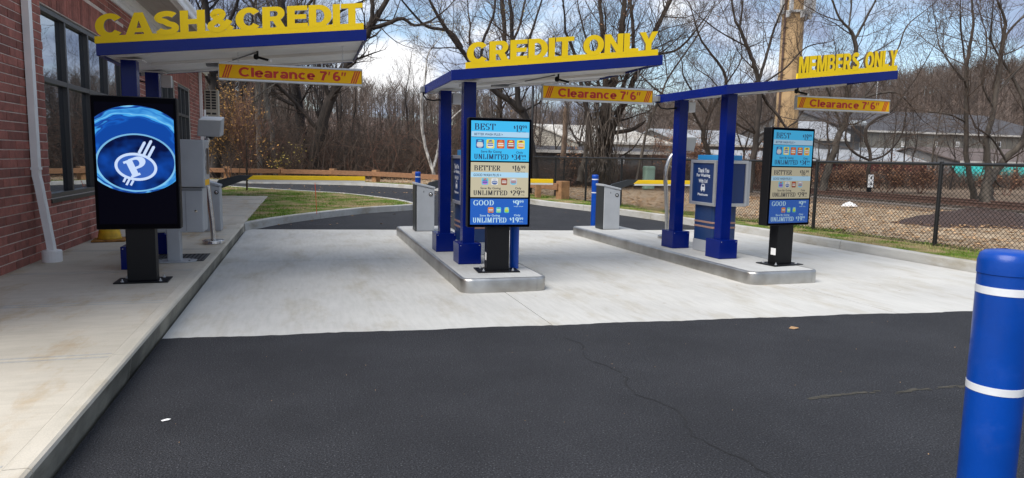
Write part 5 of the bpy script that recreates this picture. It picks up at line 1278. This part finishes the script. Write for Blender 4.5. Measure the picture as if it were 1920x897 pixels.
rb_ = MB(); na = 72; ringd = [(40,.0),(55,3),(80,6),(110,9),(150,11)]  # unseen bank behind the camera, added to darken reflections and camera-facing sides
for (dd, hh) in ringd:
    for j in range(na+1):
        a = R(100 + j*200/na); w_ = min(1, j/8, (na-j)/8); rb_.v.append((dd*1.6*math.sin(a)*1.15, dd*math.cos(a)*1.25-4, -.06+hh*w_*(1+.12*math.sin(j*.9)+.06*math.sin(j*2.3))))
for i in range(len(ringd)-1):
    for j in range(na): rb_.f.append((i*(na+1)+j, i*(na+1)+j+1, (i+1)*(na+1)+j+1, (i+1)*(na+1)+j)); rb_.m.append(0)
rb_.build('added_rear_slope', M['hill'], kind='structure', smooth=True)
def stick(b, p, q, r0, r1, m=0):
    d = (q-p); s = d.orthogonal().normalized(); t_ = d.cross(s).normalized(); k = len(b.v)
    for c, rr in ((p, r0), (q, r1)):
        for a in (0, 2.094, 4.189): v = c + (s*math.cos(a)+t_*math.sin(a))*rr; b.v.append((v.x, v.y, v.z))
    for j in range(3): b.f.append((k+j, k+(j+1)%3, k+3+(j+1)%3, k+3+j)); b.m.append(m)
protos = []
for _ in range(6):
    b = MB(); h = 10; 
    stick(b, Vector((0,0,-.5)), Vector((rnd.uniform(-.5,.5),rnd.uniform(-.5,.5),h)), .16, .03)
    for k in range(24):
        z = rnd.uniform(2.2, h*.97); a = rnd.uniform(0,6.28); l = rnd.uniform(1.2,3.0)*(1.25-z/h*.6); p = Vector((0,0,z)); q = p + Vector((math.cos(a)*l*.75, math.sin(a)*l*.75, l*.9)); stick(b, p, q, .05, .018)
        for _k in range(4): pp = p.lerp(q, rnd.uniform(.3,1)); stick(b, pp, pp+Vector((rnd.uniform(-.8,.8),rnd.uniform(-.8,.8),rnd.uniform(.3,1.1))), .028, .012)
    protos.append(b)
hw = MB()
for i in range(2600):
    u = rnd.uniform(300, 2000) if i % 2 else rnd.uniform(1230, 2000); Y = rnd.choice((1,1,1,0)) and rnd.uniform(120,212) or rnd.uniform(84,125); p = hill_pt(u, Y); pr = rnd.choice(protos); s = rnd.uniform(.55,.95); a = rnd.uniform(0,6.28); ca, sa = math.cos(a)*s, math.sin(a)*s; k = len(hw.v)
    if Y < 125 and u > 1250: s *= .6
    hw.v += [(p.x+x*ca-y*sa, p.y+x*sa+y*ca, p.z+z*s) for x, y, z in pr.v]; hw.f += [tuple(k+j for j in f) for f in pr.f]; hw.m += pr.m
hw.build('far_wood', M['haze_hill'], kind='stuff')

# ================================================================== TREES
class Tree:
    def __init__(s, rad_cut=.035): s.T = MB(); s.C = MB(); s.cut = rad_cut; s.tips = []
    def tube(s, pts, rads):
        big = rads[0] > s.cut; (s.T if big else s.C).tube(pts, rads, 7 if rads[0] > .12 else (5 if big else 3), 0, cap=False)
    def grow(s, p, d, L_, r, lvl, up=.12, wob=.22):
        n = 4 if lvl > 1 else 3; pts = [p.copy()]; rads = [r]; q = p.copy(); d = d.normalized(); ds = []
        for i in range(n):
            d = (d + Vector((rnd.gauss(0,wob), rnd.gauss(0,wob), rnd.gauss(0,wob)*.7 + up))).normalized(); q = q + d*(L_/n); pts.append(q.copy()); ds.append(d.copy()); rads.append(r*(1-(i+1)/n*.72))
        s.tube(pts, rads)
        if lvl <= 0: s.tips.append(pts[-1]); return
        nc = {4:6,3:6,2:7,1:5}[min(lvl,4)]
        for k in range(nc):
            t_ = (k+rnd.random())/nc*.78+.22; i = min(int(t_*n), n-1); f = t_*n-i; b_ = pts[i].lerp(pts[i+1], f); dd = ds[i]
            a = rnd.uniform(0,6.28); o = dd.orthogonal().normalized(); o2 = dd.cross(o); side = o*math.cos(a)+o2*math.sin(a); an = rnd.uniform(.45,1.0)
            s.grow(b_, dd*math.cos(an)+side*math.sin(an), L_*rnd.uniform(.38,.66)*(1.15-.35*t_), max(.0065, r*(1-.6*t_)*rnd.uniform(.38,.6)), lvl-1, up, wob)
        s.grow(pts[-1], ds[-1], L_*.5, max(.0065, rads[-1]), lvl-1, up, wob)
    def limb(s, pts, rads, kids=.55, lvl=2, klen=2.6, start=.25, up=.12):
        # smooth + wobble
        P = [Vector(p) for p in pts]; out = []; rr = []
        for i in range(len(P)-1):
            p0, p1, p2, p3 = P[max(i-1,0)], P[i], P[i+1], P[min(i+2,len(P)-1)]
            for k in range(4):
                t_ = k/4; out.append(0.5*((2*p1)+(p2-p0)*t_+(2*p0-5*p1+4*p2-p3)*t_*t_+(3*p1-p0-3*p2+p3)*t_**3)); rr.append(rads[i]+(rads[i+1]-rads[i])*t_)
        out.append(P[-1]); rr.append(rads[-1])
        for i in range(1, len(out)): j = rr[i]*.25; out[i] = out[i] + Vector((rnd.uniform(-j,j), rnd.uniform(-j,j), 0))
        s.tube(out, rr); tot = sum((c-a).length for a, c in zip(out, out[1:])); acc = 0; nxt = tot*start
        for i in range(len(out)-1):
            seg = out[i+1]-out[i]; l = seg.length
            while nxt < acc+l:
                b_ = out[i].lerp(out[i+1], (nxt-acc)/l); dd = seg.normalized(); a = rnd.uniform(0,6.28); o = dd.orthogonal().normalized(); o2 = dd.cross(o); side = o*math.cos(a)+o2*math.sin(a); an = rnd.uniform(.5,1.15)
                s.grow(b_, dd*math.cos(an)+side*math.sin(an), klen*rnd.uniform(.6,1.15), max(.012, rr[i]*rnd.uniform(.22,.4)), lvl, up); nxt += kids*rnd.uniform(.6,1.4)
            acc += l
        if rads[-1] < .2: s.grow(out[-1], (out[-1]-out[-2]), klen, rads[-1], lvl, up)
    def build(s, name, label, group, bk, tw, base, leaves=None, nleaf=0, catg='tree', ls=.05):
        root = thing(name, label, catg, base, 0, group)
        for b in (s.T, s.C): b.v = [(x-base[0], y-base[1], z-base[2]) for x, y, z in b.v]
        s.T.build('trunk', M[bk], root, smooth=True); c = s.C.build('crown', M[tw], root)
        if leaves and s.tips:
            lb = MB()
            for i in range(nleaf):
                t_ = rnd.choice(s.tips); sz = rnd.uniform(ls*.6, ls*1.4); x, y, z = t_.x-base[0]+rnd.gauss(0,.12), t_.y-base[1]+rnd.gauss(0,.12), t_.z-base[2]+rnd.gauss(0,.12)
                v1 = Vector((rnd.gauss(0,1),rnd.gauss(0,1),rnd.gauss(0,1))).normalized()*sz; v2 = v1.orthogonal().normalized()*sz*.6; p = Vector((x,y,z)); lb.face([p-v1,p+v2,p+v1,p-v2])
            lb.build('leaves', M[leaves], root, kind='stuff')
        return root
def ptree(name, label, Y, limbs, bk, tw, base_uv, leaves=None, nleaf=0, kids=.55, lvl=2, klen=2.6, group=None, ls=.05):
    t = Tree(); k = abs(AY(960,300,Y).y)/1300*.97
    for li, l in enumerate(limbs):
        opt = l[-1] if isinstance(l[-1], dict) else {}; pts_ = [q for q in l if not isinstance(q, dict)]
        ph = rnd.uniform(0, 6); P = []; rads = []
        for i, q in enumerate(pts_):
            dy = opt.get('dy', 0)*i/len(pts_) + (.25*math.sin(ph+i) if li and i else 0); P.append(AY(q[0], q[1], Y+dy)); rads.append(q[2]*k*.5)
        P[0].z = max(P[0].z, 0) if li == 0 else P[0].z
        t.limb(P, rads, opt.get('kids', kids), opt.get('lvl', lvl), opt.get('klen', klen), opt.get('start', .3 if li == 0 else .12), opt.get('up', .10))
    b = AY(base_uv[0], base_uv[1], Y); b.z = 0
    return t.build(name, label, group, bk, tw, tuple(b), leaves, nleaf, ls=ls)
# (u, v, width in photograph pixels)
ptree('bare_tree', 'big dark bare tree leaning right behind the CASH&CREDIT clearance sign', 43, [[(590,338,24),(596,270,21),(620,190,19),(651,120,17),(687,62,15),(705,35,11),(729,-5,9),(745,-40,6)],[(698,53,9),(725,45,8),(754,35,7),(778,48,5),(807,40,4)],[(690,58,9),(698,30,8),(697,-10,7),(700,-50,5)],[(620,190,9),(600,130,7),(585,70,6),(590,0,5)],[(600,250,8),(560,200,7),(520,160,5)]], 'bark1', 'twig1', (590,338))
ptree('bare_tree', 'tall dark bare tree rising behind the ampersand of the CASH&CREDIT letters', 46, [[(572,335,20),(566,250,17),(556,170,16),(541,90,15),(527,10,13),(520,-50,9)],[(541,90,8),(500,50,7),(470,0,5)],[(535,60,8),(570,20,6),(600,-20,4)],[(560,200,7),(520,180,6),(480,120,4)],[(548,120,8),(590,90,6),(630,30,5),(660,10,4)]], 'bark3', 'twig3', (572,335))
ptree('bare_tree', 'dark bare tree beside the brick building corner with crooked leaning limb', 40, [[(402,335,20),(404,250,17),(400,160,16),(392,90,15),(385,20,13),(380,-40,9)],[(408,300,9),(430,240,8),(450,200,7),(452,150,5)],[(392,80,8),(430,40,6),(450,-10,5)],[(395,110,7),(360,60,6),(340,10,4)],[(398,140,7),(440,110,6),(470,60,4)]], 'bark3', 'twig3', (402,335), kids=.42)
ptree('pale_trunk_tree', 'slender tree with straight pale grey trunk below the start of the clearance sign', 42, [[(487,335,11),(485,250,10),(482,160,9),(478,60,7),(480,-30,5)],[(482,150,4),(510,90,4),(520,40,3)]], 'barkpale', 'twig2', (487,335))
ptree('pale_trunk_tree', 'slender tree with slightly bent pale trunk, second right of the sapling', 42.5, [[(517,335,8),(510,250,8),(500,200,7),(497,150,7),(505,60,5),(500,-20,4)]], 'barkpale', 'twig2', (517,335))
ptree('bare_tree', 'dark bare tree with heavy limb slanting up left over the CREDIT ONLY canopy', 33, [[(1003,338,17),(996,270,15),(984,214,14),(974,200,12),(968,160,11),(962,90,9),(958,20,7),(950,-40,5)],[(984,214,13),(960,192,12),(924,168,11),(880,114,9),(840,60,8),(817,23,6),(800,-10,4)],[(867,90,6),(845,60,6),(800,50,5),(770,20,4)],[(965,130,7),(990,80,6),(1010,20,4)],[(900,140,6),(905,80,6),(925,30,5),(930,-20,4)]], 'bark3', 'twig1', (1003,338), 'leafy', 420, kids=.5, ls=.05)
ptree('bare_tree', 'upright brown tree behind the CREDIT letters with a few leaves', 38, [[(930,338,12),(935,240,11),(940,150,10),(945,60,9),(940,-20,6)],[(942,110,6),(970,60,5),(985,0,4)],[(938,170,6),(900,130,5),(880,70,4)]], 'bark1', 'twig1', (930,338), 'leafo', 220, kids=.5)
ptree('vine_covered_tree', 'massive many stemmed tree wrapped in vines behind the CREDIT ONLY clearance sign', 31, [[(1128,342,42),(1130,300,30),(1132,250,26),(1137,198,22),(1150,150,17),(1160,90,14),(1168,40,12),(1172,-20,8)],[(1138,300,16),(1150,240,14),(1171,195,12),(1195,134,11),(1228,57,10),(1258,0,8),(1275,-40,5)],[(1112,300,14),(1105,270,12),(1103,216,11),(1093,180,9),(1080,110,7),(1060,60,5)],[(1146,250,10),(1165,247,9),(1185,243,9),(1202,233,7),{'kids':9,'lvl':0,'klen':.3}],[(1139,303,5),(1167,292,4),(1189,276,3),(1205,250,2)],[(1137,190,12),(1132,120,10),(1128,50,9),(1122,-20,6)],[(1165,170,9),(1185,110,8),(1186,40,7),(1180,-20,5)],[(1195,134,6),(1230,105,5),(1275,90,5),(1325,30,3)],[(1120,200,8),(1090,140,6),(1060,110,5),(1020,90,3)],[(1150,215,7),(1180,180,5),(1215,170,3)]], 'bark1', 'twig1', (1128,342), 'leafb', 300, kids=.42)
vt = Tree(.2)
for i in range(60):
    u0 = rnd.uniform(1098,1156); P = [AY(u0, 342, 30.6)]; u = u0
    for k in range(7): u += rnd.uniform(-10,10)+(1135-u)*.12; P.append(AY(u, 342-(k+1)*rnd.uniform(17,23), 30.6+rnd.uniform(-.5,.3)))
    vt.C.tube(P, [.022]*8, 3, cap=False); vt.tips.append(P[-1])
vb = vt.C.build('hanging_vines', M['twig2'], kind='stuff')
ptree('grey_trunk_tree', 'leaning grey trunk immediately left of the vine covered tree', 32, [[(1086,342,15),(1093,310,12),(1098,290,10),(1103,251,8),(1100,190,7),(1110,120,5),(1095,60,4)]], 'bark2', 'twig2', (1086,342))
t = Tree(); t.limb([AY(1055,342,36),AY(1056,300,36),AY(1059,251,36),AY(1060,207,36)], [.17,.16,.15,.12], 30, 0, .2); t.T.tube([AY(1059,212,36), AY(1061,203,36)], [.12,.03], 7); b_ = AY(1055,342,36); t.build('dead_snag', 'broken dead tree trunk with no crown, left of the vine covered tree', None, 'barkpole', 'twig1', (b_.x, b_.y, 0))
ptree('slender_tree', 'thin pale sapling leaning right between the two right canopies', 30, [[(1192,345,6),(1205,280,5),(1217,233,5),(1238,182,5),(1251,150,4),(1272,118,4),(1299,80,3),(1330,30,2)],[(1251,150,3),(1245,100,2.5),(1230,50,2)]], 'bark2', 'twig2', (1192,345), kids=.7)
ptree('bare_tree', 'dark forked bare tree crossing in front of the tan tower', 27, [[(1405,362,17),(1412,300,14),(1424,200,12),(1422,150,10),(1412,115,9),(1401,88,8),(1387,53,7),(1379,40,5),(1372,0,4)],[(1424,150,7),(1428,134,7),(1443,86,6),(1452,54,5),(1470,10,3)],[(1425,170,8),(1440,195,7),(1455,212,7),(1475,240,5)],[(1387,53,5),(1392,10,4),(1385,-30,3)],[(1401,88,4),(1350,60,3),(1310,30,2)],[(1424,160,5),(1470,130,4),(1510,90,3),(1550,80,2)],[(1416,250,6),(1380,230,5),(1360,190,4)],[(1410,290,6),(1440,250,5),(1475,240,4)]], 'bark1', 'twig1', (1405,362))
ptree('bare_tree', 'thin branched bare tree behind the columns of the MEMBERS ONLY canopy', 30, [[(1338,350,13),(1330,290,11),(1318,250,10),(1337,200,8),(1361,158,7),(1353,128,6),(1334,102,5),(1312,70,4),(1300,30,3)],[(1361,158,4),(1390,110,3),(1385,60,2)],[(1320,250,7),(1290,200,5),(1240,175,4),(1210,150,3)],[(1330,215,5),(1300,175,4),(1280,140,3)]], 'bark1', 'twig1', (1338,350))
ptree('bare_tree', 'bare grey tree leaning right then forking above the MEMBERS letters', 27, [[(1541,362,19),(1556,305,16),(1573,257,14),(1588,220,12),(1592,160,11),(1604,102,10),(1600,70,9),(1591,53,6),(1575,35,5),(1560,0,4)],[(1602,75,7),(1611,61,6),(1628,27,5),(1642,0,4),(1650,-30,3)],[(1591,53,4),(1596,10,4),(1594,-30,3)],[(1575,40,3),(1540,28,3),(1500,5,2)],[(1592,215,7),(1620,182,6),(1642,155,5),(1680,100,4),(1700,50,3),(1735,20,2)],[(1600,195,6),(1634,179,5),(1679,174,5),(1705,195,4),(1720,215,2)],[(1580,245,6),(1560,190,5),(1545,150,4)]], 'bark2', 'twig1', (1541,362))
ptree('bare_tree', 'crooked dark tree with low twisting branches beside the track marker sign', 26.5, [[(1629,362,10),(1628,320,9),(1632,290,8),(1622,250,8),(1640,225,6),(1670,210,5),(1700,170,4)],[(1628,300,6),(1600,285,6),(1585,262,5),(1590,230,3)],[(1632,300,5),(1660,290,5),(1690,255,4),(1700,200,3)]], 'bark1', 'twig1', (1629,362))
ptree('bare_tree', 'straight grey tree forking high, left of the largest far right tree', 20.5, [[(1832,395,20),(1822,350,14),(1813,300,12),(1812,240,11),(1812,160,10),(1813,126,9),(1817,96,8),(1825,48,6),(1822,0,4)],[(1813,126,5),(1808,107,5),(1803,67,4),(1800,20,3)],[(1812,165,5),(1807,150,5),(1786,126,4),(1762,88,3.5),(1758,70,2.5),(1750,20,2)],[(1812,230,5),(1780,215,4),(1740,210,3)]], 'bark2', 'twig1', (1832,395))
ptree('bare_tree', 'largest far right tree, thick trunk splitting low into several heavy limbs', 19, [[(1846,400,40),(1850,360,30),(1855,330,19),(1851,300,15),(1850,260,14),(1861,217,12),(1869,160,11),(1882,67,9),(1885,40,7),(1868,-5,4)],[(1852,345,22),(1870,318,19),(1894,290,17),(1920,265,15),(1925,230,12),(1915,180,8),(1890,130,6)],[(1876,110,7),(1888,64,6),(1925,25,5),(1960,-10,3)],[(1863,205,5),(1840,150,5),(1850,100,4)],[(1885,300,7),(1860,260,5),(1830,240,4)],[(1866,180,5),(1900,140,5),(1940,100,4)]], 'bark2', 'twig1', (1846,400))
# birch
ptree('birch_tree', 'slender white birch with forked trunk behind the middle barrier gate', 37, [[(813,338,8),(812,320,7),(800,285,6),(792,240,6),(790,190,5),(797,150,4),(800,110,3)],[(812,315,6),(820,290,6),(824,265,5),(830,240,4),(850,220,3)]], 'birch', 'twig2', (813,338), kids=1.0, klen=1.6)
# sapling on the grass island
t = Tree(.02); sb_ = G(463, 357, .13)
for k in range(9): a = k*.7; t.grow(Vector((sb_.x, sb_.y, .5+.08*k)), Vector((math.cos(a)*.45, math.sin(a)*.3, 1.6)), rnd.uniform(1.4,2.3), .014, 2, .22, .1)
t.T.tube([(sb_.x,sb_.y,.1),(sb_.x+.02,sb_.y,1.2),(sb_.x,sb_.y,2.4)], [.035,.03,.012], 6); t.build('young_tree', 'young planted tree with reddish twigs on the grass island behind the barrier arm', None, 'bark1', 'twigr', (sb_.x, sb_.y, .1))

# generic forest trees
protos_t = []
for k in range(7):
    t = Tree(.04); h = rnd.uniform(13,17); r = rnd.uniform(.13,.21); P = [Vector((0,0,-.1))]; x = y = 0
    for i in range(6): x += rnd.uniform(-.45,.45); y += rnd.uniform(-.4,.4); P.append(Vector((x, y, h*(i+1)/6.5)))
    t.limb(P, [r*(1-.15*i) for i in range(7)], .75, 2, 3.0, .22, .16)
    if k % 2: t.limb([P[2], P[2]+Vector((1.2,.3,2.2)), P[2]+Vector((1.8,.2,5.0)), P[2]+Vector((2.6,.4,8))], [r*.6,r*.5,r*.35,r*.2], .8, 2, 2.4, .1, .14)
    protos_t.append(t)
tw_ = ['twig1','twig3','twig2']; bk_ = ['bark1','bark3','bark2']
pm = []
for k, t in enumerate(protos_t):
    T = t.T.build('trunk', M[bk_[k % 3]], None, smooth=True); C = t.C.build('crown', M[tw_[k % 3]]); pm.append((T.data, C.data)); bpy.data.objects.remove(T); bpy.data.objects.remove(C)
def place(x, y, s, k, name, label, group, z=0):
    root = thing(name, label, 'tree', (x, y, z), rnd.uniform(0,6.28), group); root.scale = (s*rnd.uniform(.85,1.1), s*rnd.uniform(.85,1.1), s)
    link_mesh('trunk', pm[k][0], root); link_mesh('crown', pm[k][1], root)
for i in range(62):
    u = 370 + (i+rnd.random())/62*820; Y = rnd.uniform(46,74); p = AY(u, 300, Y); k = rnd.randrange(7)
    place(p.x, p.y, rnd.uniform(.75,1.05) if u < 640 else rnd.uniform(.42,.68), k, 'woodland_tree', 'bare woodland tree standing among others in the wood behind the timber rail', 'bare trees of the wood behind the timber rail')
for i in range(34):
    u = 1170 + (i+rnd.random())/34*790; Y = rnd.uniform(33,46); p = AY(u, 300, Y); k = rnd.randrange(7)
    place(p.x, p.y, rnd.uniform(.26,.56), k, 'trackside_tree', 'thin bare tree standing between the railway and the far buildings', 'thin bare trees between the railway and buildings')
# gold-leaved bush behind the building corner
def shrub(u, Y, w, h, nst, nl, lm, tw, label, name='shrub'):
    p0 = AY(u, 300, Y); t = Tree(.03)
    for k in range(nst): a = rnd.uniform(0,6.28); rr = rnd.uniform(0,.25)*w; t.grow(Vector((p0.x+math.cos(a)*rr, Y+math.sin(a)*rr, 0)), Vector((math.cos(a)*w*.35/h*1.4, math.sin(a)*w*.35/h, 1)), h*rnd.uniform(.45,.7), .022, 3, .12, .2)
    return t.build(name, label, None, 'bark1', tw, (p0.x, Y, 0), lm, nl, 'shrub', .05)
shrub(428, 37, 2.2, 4.4, 8, 2600, 'leafo', 'twig1', 'golden leaved shrub behind the corner of the brick building')
shrub(408, 44, 2.6, 6.5, 8, 2600, 'leafo', 'twig3', 'taller amber leaved shrub deeper in the wood by the building corner')
shrub(545, 39.5, 2.0, 2.0, 5, 160, 'leafy', 'twig1', 'low olive leaved shrub behind the timber rail fence')
shrub(1600, 29.5, 2.8, 1.7, 8, 1300, 'leafb', 'twigr', 'rust brown leafy shrub beside the track marker sign')
shrub(1665, 29, 2.4, 1.9, 7, 900, 'leafb', 'twigr', 'rust brown shrub right of the track marker sign')
shrub(1560, 31, 2.4, 1.5, 6, 700, 'leafb', 'twigr', 'brown shrub left of the track marker sign near the leaning tree')
shrub(1265, 38, 3.5, 3.4, 8, 1500, 'leafb', 'twigr', 'tall russet shrub in front of the warehouse roof')
shrub(1730, 28.5, 3.0, 1.9, 8, 500, 'leafb', 'twigr', 'tangled brown shrub between the trackside trees on the right')
shrub(1890, 27, 2.6, 1.6, 7, 400, 'leafb', 'twigr', 'low brown shrub at the far right behind the thickest tree')
shrub(1430, 30, 3.0, 2.2, 8, 700, 'leafb', 'twigr', 'brown shrub behind the right menu board')
shrub(1110, 33, 2.4, 2.4, 6, 500, 'leafb', 'twig1', 'tangled brown shrub at the foot of the vine covered tree')
# thicket
b = MB()
for i in range(15000):
    u = rnd.uniform(370,1230) if rnd.random() < .82 else rnd.uniform(1230,1950); Y = rnd.uniform(40.5,76) if u < 1000 else rnd.uniform(33,46); p = AY(u, 300, Y); h = rnd.uniform(.8,5.2)*(1 if u < 1000 else .25); r = rnd.uniform(.008,.026)
    h *= .8; q = Vector((p.x+rnd.gauss(0,.8)*h*.6, Y+rnd.gauss(0,.3), h)); mid = Vector((p.x,Y,0)).lerp(q, .5)+Vector((rnd.gauss(0,.15),0,0)); m_ = rnd.choice((0,0,1,0,0,1,0,2)); stick(b, Vector((p.x,Y,0)), mid, r, r*.7, m_); stick(b, mid, q, r*.7, r*.3, m_)
    for k in range(3): s0 = mid.lerp(q, rnd.random()); stick(b, s0, s0+Vector((rnd.gauss(0,.8),rnd.gauss(0,.3),rnd.uniform(-.4,.7))), r*.45, r*.2, m_)
b.build('thicket', [M['twig1'], M['twig3'], M['twigr']], kind='stuff')
b = MB()
for i in range(9000):
    u = rnd.uniform(370,1300); Y = rnd.uniform(41,60) if u < 1000 else rnd.uniform(33,44); p = AY(u, 300, Y); leafquad(b, p.x, p.y, abs(rnd.gauss(0,.9)) if u < 1000 else abs(rnd.gauss(0,.5)), rnd.uniform(.04,.1))
b.build('undergrowth_leaves', M['leafb'], kind='stuff')
bpy.context.view_layer.update()
